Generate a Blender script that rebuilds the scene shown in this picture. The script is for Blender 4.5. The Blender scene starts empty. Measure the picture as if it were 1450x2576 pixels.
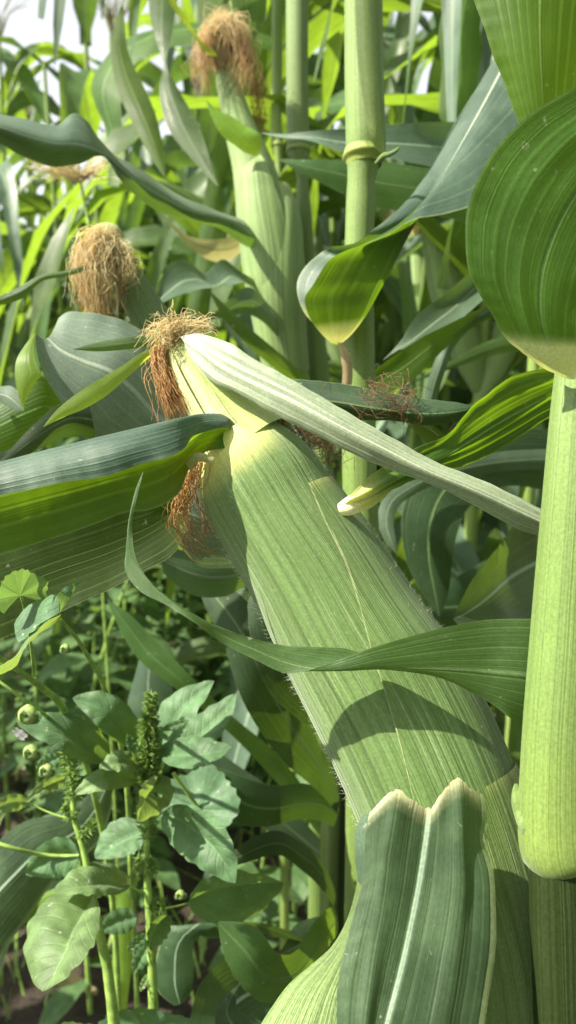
import bpy, math
import numpy as np
from mathutils import Vector

# ------------------------------------------------------------------ camera, sky, sun, exposure
scene = bpy.context.scene
COL = scene.collection
CAM = np.array([0.0, 0.0, 0.95])
PITCH = math.radians(12.0)
FP = 1983.0                                   # focal length in picture units (picture 1450 x 2576)
FWD = np.array([0, math.cos(PITCH), -math.sin(PITCH)])
UPV = np.array([0, math.sin(PITCH), math.cos(PITCH)])
RGT = np.array([1.0, 0, 0])
cam_data = bpy.data.cameras.new('camera')
cam = bpy.data.objects.new('camera', cam_data)
COL.objects.link(cam)
cam.location = CAM
cam.rotation_euler = (math.pi / 2 - PITCH, 0, 0)
cam_data.sensor_fit = 'VERTICAL'
cam_data.sensor_height = 36.0
cam_data.lens = 36.0 * FP / 2576.0
cam_data.clip_start = 0.01
cam_data.clip_end = 500
cam_data.dof.use_dof = True
cam_data.dof.focus_distance = 0.30
cam_data.dof.aperture_fstop = 13.0
scene.camera = cam

SUN_DIR = np.array([-0.66, -0.14, 0.74]); SUN_DIR = SUN_DIR / np.linalg.norm(SUN_DIR)
world = bpy.data.worlds.new('World'); scene.world = world; world.use_nodes = True
wn = world.node_tree; bg = wn.nodes['Background']
sky = wn.nodes.new('ShaderNodeTexSky'); sky.sky_type = 'NISHITA'; sky.sun_disc = False
sky.sun_elevation = math.asin(SUN_DIR[2])
sky.sun_rotation = math.atan2(SUN_DIR[0], SUN_DIR[1])
sky.air_density = 1.0; sky.dust_density = 1.5; sky.ozone_density = 1.0
hz = wn.nodes.new('ShaderNodeHueSaturation'); hz.inputs['Saturation'].default_value = 0.20   # milky, hazy sky
wn.links.new(sky.outputs[0], hz.inputs['Color']); wn.links.new(hz.outputs[0], bg.inputs[0]); bg.inputs[1].default_value = 0.11
sl = bpy.data.lights.new('sun', 'SUN'); sl.energy = 5.0; sl.angle = math.radians(0.6); sl.color = (1.0, 0.94, 0.77)
sun = bpy.data.objects.new('sun', sl); COL.objects.link(sun)
sun.rotation_euler = Vector(SUN_DIR).to_track_quat('Z', 'Y').to_euler()
sun.location = (-3, -1, 5)
vs = scene.view_settings
vs.view_transform = 'Standard'; vs.look = 'None'; vs.gamma = 1.0; vs.use_curve_mapping = False
vs.exposure = 1.38
scene.cycles.max_bounces = 10; scene.cycles.transparent_max_bounces = 8
scene.cycles.diffuse_bounces = 5; scene.cycles.transmission_bounces = 8
scene.cycles.use_denoising = True

rng = np.random.default_rng(7)

# ------------------------------------------------------------------ helpers
def P(x, y, d):
    return CAM + d * (FWD + RGT * ((x - 725.0) / FP) + UPV * ((1288.0 - y) / FP))
def W(pts):
    return np.array([P(*p) if len(p) == 3 else p for p in pts], float)
def nrm(a):
    a = np.asarray(a, float)
    return a / np.maximum(np.linalg.norm(a, axis=-1, keepdims=True), 1e-12)
def hermite(s, pts, q):
    """non-uniform Catmull-Rom through pts (k,...) at knots s, sampled at q"""
    s = np.asarray(s, float); pts = np.asarray(pts, float); k = len(s)
    shp = pts.shape[1:]
    f = pts.reshape(k, -1)
    if k == 2:
        r = f[0] + (f[1] - f[0]) * ((q - s[0]) / (s[1] - s[0]))[:, None]
        return r.reshape((len(q),) + shp)
    d = (f[1:] - f[:-1]) / (s[1:] - s[:-1])[:, None]
    h = s[1:] - s[:-1]
    m = np.empty_like(f)
    m[1:-1] = (d[:-1] * h[1:, None] + d[1:] * h[:-1, None]) / (h[1:] + h[:-1])[:, None]
    m[0] = 1.5 * d[0] - 0.5 * m[1]; m[-1] = 1.5 * d[-1] - 0.5 * m[-2]
    i = np.clip(np.searchsorted(s, q, side='right') - 1, 0, k - 2)
    hh = h[i][:, None]; t = ((q - s[i]) / h[i])[:, None]
    r = ((2*t**3 - 3*t**2 + 1) * f[i] + (t**3 - 2*t**2 + t) * hh * m[i]
         + (-2*t**3 + 3*t**2) * f[i+1] + (t**3 - t**2) * hh * m[i+1])
    return r.reshape((len(q),) + shp)
def rail(pts, n):
    pts = np.asarray(pts, float)
    s = np.concatenate([[0], np.cumsum(np.maximum(np.linalg.norm(pts[1:] - pts[:-1], axis=1), 1e-6))])
    return hermite(s, pts, np.linspace(0, s[-1], n))

def root_of(o):
    while o.parent is not None: o = o.parent
    return o
def obj(name, v, faces, mat, parent=None, uv=None, attr=None, smooth=True, kind=None):
    v = np.asarray(v, float)
    if parent is not None:
        v = v - np.array(root_of(parent).location)
    me = bpy.data.meshes.new(name)
    faces = np.asarray(faces)
    nv, (nf, k) = len(v), faces.shape
    me.vertices.add(nv); me.vertices.foreach_set('co', v.astype(np.float32).ravel())
    me.loops.add(nf * k); me.loops.foreach_set('vertex_index', faces.astype(np.int32).ravel())
    me.polygons.add(nf)
    me.polygons.foreach_set('loop_start', (np.arange(nf) * k).astype(np.int32))
    me.polygons.foreach_set('loop_total', np.full(nf, k, np.int32))
    me.polygons.foreach_set('use_smooth', np.full(nf, smooth, bool))
    if uv is not None:
        l = me.uv_layers.new(name='UVMap')
        l.data.foreach_set('uv', np.asarray(uv, np.float32)[faces.ravel()].ravel())
    if attr is not None:
        a = me.attributes.new('pale', 'FLOAT', 'POINT')
        a.data.foreach_set('value', np.asarray(attr, np.float32))
    me.update(calc_edges=True)
    me.materials.append(mat)
    o = bpy.data.objects.new(name, me); COL.objects.link(o)
    if parent is not None: o.parent = parent
    if kind: o['kind'] = kind
    return o
def thing(name, loc, label, cat, group=None):
    o = bpy.data.objects.new(name, None); COL.objects.link(o)
    o.empty_display_size = 0.05; o.location = loc
    o['label'] = label; o['category'] = cat
    if group: o['group'] = group
    bpy.context.view_layer.update()
    return o
def copy_tree(o, parent=None):
    c = o.copy(); COL.objects.link(c); c.parent = parent
    for ch in o.children: copy_tree(ch, c)
    return c
def grid_faces(n, m, wrap=False):
    i = np.arange(n - 1)[:, None]
    j = np.arange(m if wrap else m - 1)[None, :]
    a = i * m + j; b = i * m + (j + 1) % m
    return np.stack([a, b, b + m, a + m], -1).reshape(-1, 4)

def sheet(name, rails, mat, parent, n=44, m=11, bulge=0.0, wave=0.0, wf=6.0, pale=None, us=None,
          uvw=1.0, holes=None, crimp=0.0, mat2=None, split=.5, pleat=0.0, split_t=2.0, ragged=0.0):
    """a leaf blade through 2 or more rails (world points, base to tip); pale: [(t, value), ...]"""
    R = [rail(r, n) for r in rails]
    if len(R) == 2:
        L, Q = R
        wv = Q - L; w = np.linalg.norm(wv, axis=1, keepdims=True)
        mid = (L + Q) / 2
        tan = np.gradient(mid, axis=0)
        nn = nrm(np.cross(tan, wv))
        b = np.atleast_1d(bulge).astype(float)
        ts = np.linspace(0, 1, n)
        if len(b) == 1: bb = np.full(n, b[0])
        else: bb = np.interp(ts, np.linspace(0, 1, len(b)), b)
        # positive bulge = towards the side the viewer stands on at the first third
        sg = np.sign(np.sum(nn * (CAM - mid), axis=1)); s0 = sg[n // 3] or 1
        R = [L, mid + nn * w * bb[:, None] * s0, Q]
    if us is None: us = np.linspace(0, 1, len(R))
    u = np.linspace(0, 1, m)
    V = hermite(np.asarray(us, float), np.stack(R, 0), u)          # (m, n, 3)
    V = np.transpose(V, (1, 0, 2))                                  # (n, m, 3)
    c = V[:, m // 2]
    s = np.concatenate([[0], np.cumsum(np.linalg.norm(c[1:] - c[:-1], axis=1))])
    if wave or crimp or pleat:
        du = np.gradient(V, axis=1); dv = np.gradient(V, axis=0)
        N = nrm(np.cross(dv, du))
        ph = rng.uniform(0, 6.28, 6)
        tt = np.linspace(0, 1, n)
        env = np.clip(tt / 0.12, 0, 1) * np.clip((1 - tt) / 0.1, 0, 1)
        kk = max(4, int(wf * 1.6))
        def rough_line():
            kn = np.cumsum(rng.uniform(.4, 1.6, kk)); kn = (kn - kn[0]) / (kn[-1] - kn[0])
            return hermite(kn, rng.normal(0, .55, kk)[:, None], tt)[:, 0] + .12 * np.sin(tt * 6.28 * wf * 2.3 + ph[0])
        a1 = rough_line(); a2 = rough_line()
        e1 = np.clip(1 - 2 * u, 0, 1) ** 2.0; e2 = np.clip(2 * u - 1, 0, 1) ** 2.0
        disp = (a1[:, None] * e1 + a2[:, None] * e2) * env[:, None] * wave
        if crimp:
            cr = np.sin(tt * 6.28 * wf * 9 + ph[1]) * env * crimp
            disp = disp + cr[:, None] * (e1 ** 2 + e2 ** 2)
        if pleat:
            kn = np.linspace(0, 1, 12); amp = rng.normal(0, 1, (4, 12))
            pr = np.stack([hermite(kn, a[:, None], u)[:, 0] for a in amp])
            disp = disp + hermite(np.linspace(0, 1, 4), pr, tt) * pleat * np.clip(tt / .06, 0, 1)[:, None]
        V = V + N * disp[..., None]
    if ragged:
        V[0] = V[0] + (V[1] - V[0]) * rng.uniform(-ragged, ragged, m)[:, None]
    uv = np.stack([np.broadcast_to(u[None, :], (n, m)), np.broadcast_to(s[:, None] * 5.0 * uvw, (n, m))], -1)
    ts = np.linspace(0, 1, n)
    pv = np.zeros(n) if pale is None else np.interp(ts, [p[0] for p in pale], [p[1] for p in pale])
    pa = np.broadcast_to(pv[:, None], (n, m))
    F = grid_faces(n, m)
    if holes:
        ui = (F[:, 0] % m + .5) / (m - 1); vi = (F[:, 0] // m + .5) / (n - 1)
        keep = np.ones(len(F), bool)
        for (hu, hv, ru, rv) in holes:
            keep &= ((ui - hu) / ru) ** 2 + ((vi - hv) / rv) ** 2 > 1
        F = F[keep]
    o = obj(name, V.reshape(-1, 3), F, mat, parent, uv.reshape(-1, 2), pa.reshape(-1))
    if mat2 is not None:
        o.data.materials.append(mat2)
        o.data.polygons.foreach_set('material_index', (((F[:, 0] % m) / (m - 1) >= split - 1e-6) | ((F[:, 0] // m) / (n - 1) >= split_t)).astype(np.int32))
    return o

def frames(c):
    T = nrm(np.gradient(c, axis=0))
    tc = CAM - c
    e2 = nrm(tc - T * np.sum(tc * T, axis=1, keepdims=True))
    e1 = np.cross(T, e2)
    if np.mean(e1[:, 0]) < 0: e1 = -e1
    return T, e1, e2
def tube_verts(pts, rad, n, m, th0=-math.pi, th1=math.pi, off=0.0, squash=1.0, wrap=True, ridge=0.0, lump=0.0):
    pts = np.asarray(pts, float)
    s = np.concatenate([[0], np.cumsum(np.linalg.norm(pts[1:] - pts[:-1], axis=1))])
    q = np.linspace(0, s[-1], n)
    c = hermite(s, pts, q); r = hermite(s, np.asarray(rad, float)[:, None], q)[:, 0]
    T, e1, e2 = frames(c)
    th = np.linspace(0, 1, m, endpoint=not wrap)
    t0 = np.broadcast_to(np.asarray(th0, float), (n,)); t1 = np.broadcast_to(np.asarray(th1, float), (n,))
    A = t0[:, None] + (t1 - t0)[:, None] * th
    offv = np.broadcast_to(np.asarray(off, float), (n,)) if np.ndim(off) < 2 else off
    rr = r[:, None] + (offv[:, None] if np.ndim(offv) == 1 else offv)
    if ridge: rr = rr * (1 + ridge * np.sin(A * 13 + 1.0) * .5 + ridge * np.sin(A * 29))
    if lump: rr = rr * (1 + lump * np.sin(A * 3 + q[:, None] * 40) + lump * np.sin(A * 2 - q[:, None] * 70))
    V = c[:, None] + rr[..., None] * (np.sin(A)[..., None] * e1[:, None] + squash * np.cos(A)[..., None] * e2[:, None])
    uv = np.stack([A / (2 * math.pi) + .5, np.broadcast_to((q * 5)[:, None], A.shape)], -1)
    return V, uv, q
def tube(name, pts, rad, mat, parent, n=30, m=20, pale=None, ridge=0.0, squash=1.0, lump=0.0, **kw):
    V, uv, q = tube_verts(pts, rad, n, m, ridge=ridge, squash=squash, lump=lump, **kw)
    pv = np.zeros(n) if pale is None else np.interp(np.linspace(0, 1, n), [p[0] for p in pale], [p[1] for p in pale])
    pa = np.broadcast_to(pv[:, None], (n, m))
    return obj(name, V.reshape(-1, 3), grid_faces(n, m, True), mat, parent, uv.reshape(-1, 2), pa.reshape(-1))
def shell(name, pts, rad, mat, parent, th0, th1, off, n=40, m=24, pale=None, t_from=0.0, squash=1.0, edge=0.0, lump=0.0, topcut=None):
    th0 = np.interp(np.linspace(0, 1, n), np.linspace(0, 1, len(th0)), th0) if np.ndim(th0) else np.full(n, th0)
    th1 = np.interp(np.linspace(0, 1, n), np.linspace(0, 1, len(th1)), th1) if np.ndim(th1) else np.full(n, th1)
    w = np.linspace(0, 1, m)
    o = np.broadcast_to(np.asarray(off), (n,))[:, None] + edge * (np.clip(1 - w * 8, 0, 1) ** 2 + np.clip(w * 8 - 7, 0, 1) ** 2)[None]
    V, uv, q = tube_verts(pts, rad, n, m, th0, th1, o, squash, wrap=False, lump=lump)
    pv = np.zeros(n) if pale is None else np.interp(np.linspace(0, 1, n), [p[0] for p in pale], [p[1] for p in pale])
    pa = np.broadcast_to(pv[:, None], (n, m))
    return obj(name, V.reshape(-1, 3), grid_faces(n, m), mat, parent, uv.reshape(-1, 2), pa.reshape(-1))

def strands(name, guides, mat, parent, count, rad=0.00022, seg=12, spread0=0.003, spread1=0.01, curl=0.004, lenvar=0.35, kind=None, cf=1.0):
    """thin 3-sided threads that follow the guide lines (world points); each guide: (points, weight)"""
    ws = np.array([g[1] for g in guides], float); ws /= ws.sum()
    V = []; F = []; A = []; base = 0
    for k in range(count):
        g = guides[rng.choice(len(guides), p=ws)][0]
        tl = rng.uniform(1 - lenvar, 1.0)
        c = rail(g, 40)[: max(6, int(40 * tl))]
        c = c[np.linspace(0, len(c) - 1, seg).astype(int)]
        t = np.linspace(0, 1, seg)
        o0 = rng.normal(0, 1, 3) * spread0; o1 = rng.normal(0, 1, 3) * spread1
        c = c + o0 * (1 - t)[:, None] + o1 * t[:, None]
        for _ in range(3):
            ax = nrm(rng.normal(0, 1, 3)); f = rng.uniform(.6, 3.2) * cf; ph = rng.uniform(0, 6.28)
            c = c + ax * (np.sin(t * 6.28 * f + ph) - math.sin(ph))[:, None] * curl * rng.uniform(.2, .8) * np.clip(t * 3, 0, 1)[:, None]
        T = nrm(np.gradient(c, axis=0)); a = nrm(np.cross(T, nrm(rng.normal(0, 1, 3)))); b = np.cross(T, a)
        r = rad * rng.uniform(.6, 1.3) * (1 - .5 * t)
        for j in range(3):
            an = j * 2.0944
            V.append(c + (a * math.cos(an) + b * math.sin(an)) * r[:, None])
        i = np.arange(seg - 1)
        for j in range(3):
            p0 = base + j * seg + i; p1 = base + ((j + 1) % 3) * seg + i
            F.append(np.stack([p0, p1, p1 + 1, p0 + 1], -1))
        tone = rng.uniform(0, 1)
        A.append(np.tile(np.clip(.15 + t * .7 + (tone - .5) * .6, 0, 1), 3))
        base += 3 * seg
    return obj(name, np.concatenate(V), np.concatenate(F), mat, parent, None, np.concatenate(A), kind=kind)

def hairs(name, pts, dirs, mat, parent, length=0.003, rad=0.00006):
    """short stiff hairs: thin triangles at pts along dirs"""
    n = len(pts); d = nrm(dirs + rng.normal(0, .35, (n, 3)))
    s = nrm(np.cross(d, CAM - pts)) * rad
    L = (length * rng.uniform(.4, 1.2, n))[:, None]
    V = np.stack([pts - s, pts + s, pts + d * L], 1).reshape(-1, 3)
    return obj(name, V, np.arange(3 * n).reshape(-1, 3), mat, parent, kind='stuff')

# ------------------------------------------------------------------ materials
def new_mat(name):
    m = bpy.data.materials.new(name); m.use_nodes = True
    nt = m.node_tree; nt.nodes.clear()
    return m, nt, nt.nodes, nt.links
def math_node(N, L, op, a, b=None, clamp=False):
    x = N.new('ShaderNodeMath'); x.operation = op; x.use_clamp = clamp
    for i, v in enumerate((a, b)):
        if v is None: continue
        if hasattr(v, 'links'): L.new(v, x.inputs[i])
        else: x.inputs[i].default_value = v
    return x.outputs[0]
def mixc(N, L, f, a, b, mode='MIX'):
    x = N.new('ShaderNodeMix'); x.data_type = 'RGBA'; x.blend_type = mode
    if hasattr(f, 'links'): L.new(f, x.inputs[0])
    else: x.inputs[0].default_value = f
    for i, v in ((6, a), (7, b)):
        if hasattr(v, 'links'): L.new(v, x.inputs[i])
        else: x.inputs[i].default_value = (*v, 1)
    return x.outputs[2]
def mapr(N, L, v, a, b, c=0.0, d=1.0):
    x = N.new('ShaderNodeMapRange'); x.interpolation_type = 'SMOOTHSTEP'
    L.new(v, x.inputs[0])
    for i, q in enumerate((a, b, c, d)): x.inputs[i + 1].default_value = q
    return x.outputs[0]
def noise(N, L, vec, scale, detail=3.0, rough=.55):
    x = N.new('ShaderNodeTexNoise'); x.inputs['Scale'].default_value = scale
    x.inputs['Detail'].default_value = detail; x.inputs['Roughness'].default_value = rough
    if vec is not None: L.new(vec, x.inputs['Vector'])
    return x.outputs[0]
def leaf_out(N, L, col, tcol, rough, bump_h, bump_s, trans, sheen=0.0, spec=.45):
    gp = N.new('ShaderNodeNewGeometry')
    gn = noise(N, L, gp.outputs['Position'], 900.0, 3, .7)
    gv = N.new('ShaderNodeHueSaturation'); L.new(col, gv.inputs['Color'])
    L.new(mapr(N, L, gn, .25, .75, .78, 1.22), gv.inputs['Value']); col = gv.outputs[0]
    bs = N.new('ShaderNodeBsdfPrincipled'); L.new(col, bs.inputs['Base Color'])
    if hasattr(rough, 'links'): L.new(rough, bs.inputs['Roughness'])
    else: bs.inputs['Roughness'].default_value = rough
    bs.inputs['Specular IOR Level'].default_value = spec
    if sheen:
        bs.inputs['Sheen Weight'].default_value = sheen
        bs.inputs['Sheen Roughness'].default_value = .4
        bs.inputs['Sheen Tint'].default_value = (.9, 1, .85, 1)
    bp = N.new('ShaderNodeBump'); bp.inputs['Strength'].default_value = bump_s; bp.inputs['Distance'].default_value = 0.0008
    L.new(bump_h, bp.inputs['Height']); L.new(bp.outputs[0], bs.inputs['Normal'])
    out = N.new('ShaderNodeOutputMaterial')
    if trans > 0:
        tr = N.new('ShaderNodeBsdfTranslucent'); L.new(tcol, tr.inputs[0]); L.new(bp.outputs[0], tr.inputs['Normal'])
        mx = N.new('ShaderNodeMixShader'); mx.inputs[0].default_value = trans
        L.new(bs.outputs[0], mx.inputs[1]); L.new(tr.outputs[0], mx.inputs[2]); L.new(mx.outputs[0], out.inputs[0])
    else: L.new(bs.outputs[0], out.inputs[0])

def blade_mat(name, base, trans_c, midrib=(.14, .22, .08), mid_w=.035, vein=.5, rough=.42, trans=.4, pale_c=(.62, .62, .24), nveins=34, sheen=0.0, spec=.45, mottled=.35, edge_c=None, spots=0.0, mid_u=.5):
    m, nt, N, L = new_mat(name)
    uvn = N.new('ShaderNodeUVMap'); sp = N.new('ShaderNodeSeparateXYZ'); L.new(uvn.outputs[0], sp.inputs[0])
    u, v = sp.outputs[0], sp.outputs[1]
    geo = N.new('ShaderNodeNewGeometry'); oi = N.new('ShaderNodeObjectInfo')
    at = N.new('ShaderNodeAttribute'); at.attribute_name = 'pale'
    big = noise(N, L, geo.outputs['Position'], 38.0, 4)
    # stretched noise across the blade = parallel veins of uneven strength
    cx = N.new('ShaderNodeCombineXYZ'); L.new(math_node(N, L, 'MULTIPLY', u, nveins * 1.0), cx.inputs[0]); L.new(math_node(N, L, 'MULTIPLY', v, .35), cx.inputs[1])
    L.new(oi.outputs['Random'], cx.inputs[2])
    st = noise(N, L, cx.outputs[0], 1.0, 2, .6)
    cx2 = N.new('ShaderNodeCombineXYZ'); L.new(math_node(N, L, 'MULTIPLY', u, nveins * 4.0), cx2.inputs[0]); L.new(math_node(N, L, 'MULTIPLY', v, 1.2), cx2.inputs[1])
    st2 = noise(N, L, cx2.outputs[0], 1.0, 1, .5)
    wob = math_node(N, L, 'ADD', math_node(N, L, 'MULTIPLY', u, nveins * .5), math_node(N, L, 'MULTIPLY', st, .35))
    vn = math_node(N, L, 'ABSOLUTE', math_node(N, L, 'SINE', math_node(N, L, 'MULTIPLY', wob, 3.14159)))
    line = mapr(N, L, vn, .80, 1.0)
    line = math_node(N, L, 'MULTIPLY', line, mapr(N, L, st, .35, .65))
    du = math_node(N, L, 'ABSOLUTE', math_node(N, L, 'SUBTRACT', u, mid_u))
    rib = mapr(N, L, du, mid_w, mid_w * .35)
    dark = tuple(c * .62 for c in base); lite = tuple(min(1, c * 1.45 + k) for c, k in zip(base, (.014, .018, .006)))
    c = mixc(N, L, mapr(N, L, big, .35, .68), dark, lite)
    c = mixc(N, L, mottled, base, c)
    c = mixc(N, L, math_node(N, L, 'MULTIPLY', st2, .5 * vein), c, lite)
    c = mixc(N, L, math_node(N, L, 'MULTIPLY', line, vein), c, tuple(min(1, q * 1.5 + k) for q, k in zip(base, (.04, .05, .015))))
    if mid_w > 0: c = mixc(N, L, rib, c, midrib)
    c = mixc(N, L, math_node(N, L, 'MULTIPLY', mapr(N, L, du, .487, .5), .45), c, (.30, .36, .17))  # pale rim imitates light catching the blade margins
    # small pale scars and specks
    spn = noise(N, L, geo.outputs['Position'], 260.0, 2)
    c = mixc(N, L, math_node(N, L, 'MULTIPLY', mapr(N, L, spn, .70, .76), .35 + spots), c, (.5, .52, .38))
    c = mixc(N, L, at.outputs['Fac'], c, mixc(N, L, st2, pale_c, tuple(q * .75 for q in pale_c)))
    hs = N.new('ShaderNodeHueSaturation'); L.new(c, hs.inputs['Color'])
    L.new(math_node(N, L, 'ADD', math_node(N, L, 'MULTIPLY', oi.outputs['Random'], .035), .485), hs.inputs['Hue'])
    L.new(math_node(N, L, 'ADD', math_node(N, L, 'MULTIPLY', oi.outputs['Random'], .35), .83), hs.inputs['Value'])
    c = hs.outputs[0]
    t = mixc(N, L, mapr(N, L, big, .3, .7), tuple(q * .75 for q in trans_c), trans_c)
    t = mixc(N, L, math_node(N, L, 'MULTIPLY', st, .35 * min(1, vein + .3)), t, tuple(q * .55 for q in trans_c))
    t = mixc(N, L, math_node(N, L, 'MULTIPLY', line, .4), t, tuple(min(1, q * 1.3 + .05) for q in trans_c))
    if mid_w > 0: t = mixc(N, L, rib, t, tuple(q * .5 for q in midrib))
    t = mixc(N, L, at.outputs['Fac'], t, (.75, .72, .22))
    h = math_node(N, L, 'ADD', math_node(N, L, 'MULTIPLY', st, .7), math_node(N, L, 'MULTIPLY', line, .5))
    h = math_node(N, L, 'ADD', h, math_node(N, L, 'MULTIPLY', st2, .45))
    h = math_node(N, L, 'SUBTRACT', h, math_node(N, L, 'MULTIPLY', rib, 1.2))
    r = mapr(N, L, big, .3, .7, rough - .07, rough + .12)
    leaf_out(N, L, c, t, r, h, .32, trans, sheen, spec)
    return m

MAT = {}
MAT['leaf'] = blade_mat('maize_blade', (.048, .094, .030), (.26, .44, .02), rough=.40, trans=.36, spots=.2)
MAT['leaf_blue'] = blade_mat('maize_blade_waxy', (.072, .118, .078), (.20, .36, .03), midrib=(.26, .34, .22), rough=.42, trans=.26, vein=.3, sheen=.12)
MAT['leaf_pale'] = blade_mat('maize_blade_lit_bloom', (.135, .185, .140), (.22, .34, .08), midrib=(.34, .40, .30), mid_w=.03, rough=.5, trans=.24, vein=.25, sheen=.3)  # grey bloom, lightened to carry the light and sheen on the blade
MAT['leaf_top'] = blade_mat('maize_blade_upper_side', (.045, .082, .058), (.16, .30, .02), midrib=(.4, .46, .36), mid_w=.02, rough=.45, trans=.22, vein=.35, sheen=.25)
MAT['leaf_under'] = blade_mat('maize_blade_underside', (.046, .092, .014), (.27, .47, .010), midrib=(.2, .34, .08), mid_w=.02, rough=.5, trans=.40, vein=.45, nveins=26, spec=.3)
MAT['leaf_shade'] = blade_mat('maize_blade_shaded_underside', (.050, .100, .018), (.22, .39, .010), midrib=(.12, .2, .05), mid_w=.015, rough=.62, trans=.38, vein=.22, nveins=24, spec=.2, pale_c=(.64, .70, .34))  # underside with dimmer transmission and gloss, standing in for shade
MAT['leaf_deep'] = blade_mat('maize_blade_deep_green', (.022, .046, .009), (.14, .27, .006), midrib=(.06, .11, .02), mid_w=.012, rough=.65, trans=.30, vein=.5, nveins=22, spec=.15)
MAT['leaf_glow'] = blade_mat('maize_blade_thin', (.06, .11, .012), (.36, .56, .010), midrib=(.2, .3, .05), mid_w=.015, rough=.5, trans=.55, vein=.5, nveins=26)
MAT['leaf_bright'] = blade_mat('young_blade', (.16, .28, .05), (.58, .78, .05), midrib=(.4, .5, .15), mid_w=.0, rough=.45, trans=.52, vein=.6, nveins=14)
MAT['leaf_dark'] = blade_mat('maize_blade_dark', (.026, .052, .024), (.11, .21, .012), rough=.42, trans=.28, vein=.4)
MAT['leaf_grey'] = blade_mat('folded_blade_grey', (.21, .26, .165), (.30, .42, .12), mid_w=.03, midrib=(.5, .54, .4), rough=.5, trans=.2, vein=.5, sheen=.5, nveins=22, pale_c=(.82, .82, .74))
MAT['leaf_white'] = blade_mat('white_rib_blade', (.038, .070, .034), (.20, .34, .025), midrib=(.36, .48, .34), mid_w=.026, rough=.42, trans=.26, vein=.16, pale_c=(.74, .72, .42), mid_u=.47, mottled=.6)
MAT['leaf_far'] = blade_mat('field_blade', (.064, .115, .038), (.32, .50, .03), rough=.42, trans=.46, vein=.4, nveins=16)
MAT['leaf_yellow'] = blade_mat('yellowing_blade', (.40, .38, .16), (.6, .55, .2), mid_w=.03, rough=.55, trans=.4, vein=.5)
MAT['leaf_straw'] = blade_mat('dry_blade', (.42, .33, .18), (.5, .38, .16), mid_w=.03, rough=.7, trans=.25, vein=.8)

def husk_mat(name, base, trans_c, dark_amt=.5, nv=70, pale_c=(.70, .70, .24), sheen=.35):
    m, nt, N, L = new_mat(name)
    uvn = N.new('ShaderNodeUVMap'); sp = N.new('ShaderNodeSeparateXYZ'); L.new(uvn.outputs[0], sp.inputs[0])
    u, v = sp.outputs[0], sp.outputs[1]
    geo = N.new('ShaderNodeNewGeometry')
    at = N.new('ShaderNodeAttribute'); at.attribute_name = 'pale'
    big = noise(N, L, geo.outputs['Position'], 30.0, 4)
    def stripes(k, vs, det=2):
        cx = N.new('ShaderNodeCombineXYZ'); L.new(math_node(N, L, 'MULTIPLY', u, k), cx.inputs[0]); L.new(math_node(N, L, 'MULTIPLY', v, vs), cx.inputs[1])
        return noise(N, L, cx.outputs[0], 1.0, det, .6)
    s1 = stripes(nv * .35, .35); s2 = stripes(nv, .5); s3 = stripes(nv * 3.2, 3.0, 1)
    cross = stripes(nv * 1.6, 46.0, 1)
    dk = tuple(q * .50 for q in base); lt = tuple(min(1, q * 1.35 + .03) for q in base)
    c = mixc(N, L, mapr(N, L, s1, .25, .75), tuple(q * .78 for q in base), tuple(min(1, q * 1.2 + .015) for q in base))
    c = mixc(N, L, math_node(N, L, 'MULTIPLY', mapr(N, L, s2, .52, .70), dark_amt), c, dk)
    c = mixc(N, L, math_node(N, L, 'MULTIPLY', mapr(N, L, s2, .45, .30), dark_amt * .8), c, lt)
    c = mixc(N, L, math_node(N, L, 'MULTIPLY', mapr(N, L, cross, .60, .75), .25), c, dk)
    c = mixc(N, L, math_node(N, L, 'MULTIPLY', mapr(N, L, s3, .58, .72), .3), c, (.62, .66, .45))
    c = mixc(N, L, math_node(N, L, 'MULTIPLY', mapr(N, L, big, .3, .7), .35), c, tuple(q * .7 for q in base))
    c = mixc(N, L, at.outputs['Fac'], c, mixc(N, L, s2, pale_c, tuple(q * .85 for q in pale_c)))
    rgb = N.new('ShaderNodeRGB'); rgb.outputs[0].default_value = (*trans_c, 1)
    t = mixc(N, L, at.outputs['Fac'], rgb.outputs[0], (.85, .8, .25))
    h = math_node(N, L, 'ADD', math_node(N, L, 'MULTIPLY', s1, 1.2), math_node(N, L, 'ADD', s2, math_node(N, L, 'MULTIPLY', s3, .4)))
    leaf_out(N, L, c, t, .55, h, 1.0, .18, sheen, .3)
    return m
MAT['husk'] = husk_mat('green_husk', (.124, .208, .060), (.4, .55, .06), .75, 150)
MAT['husk_far'] = husk_mat('pale_husk', (.235, .345, .12), (.45, .6, .08), .6, 60)
MAT['husk_inner'] = husk_mat('inner_husk', (.46, .52, .28), (.6, .65, .2), .35, 50)

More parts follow.
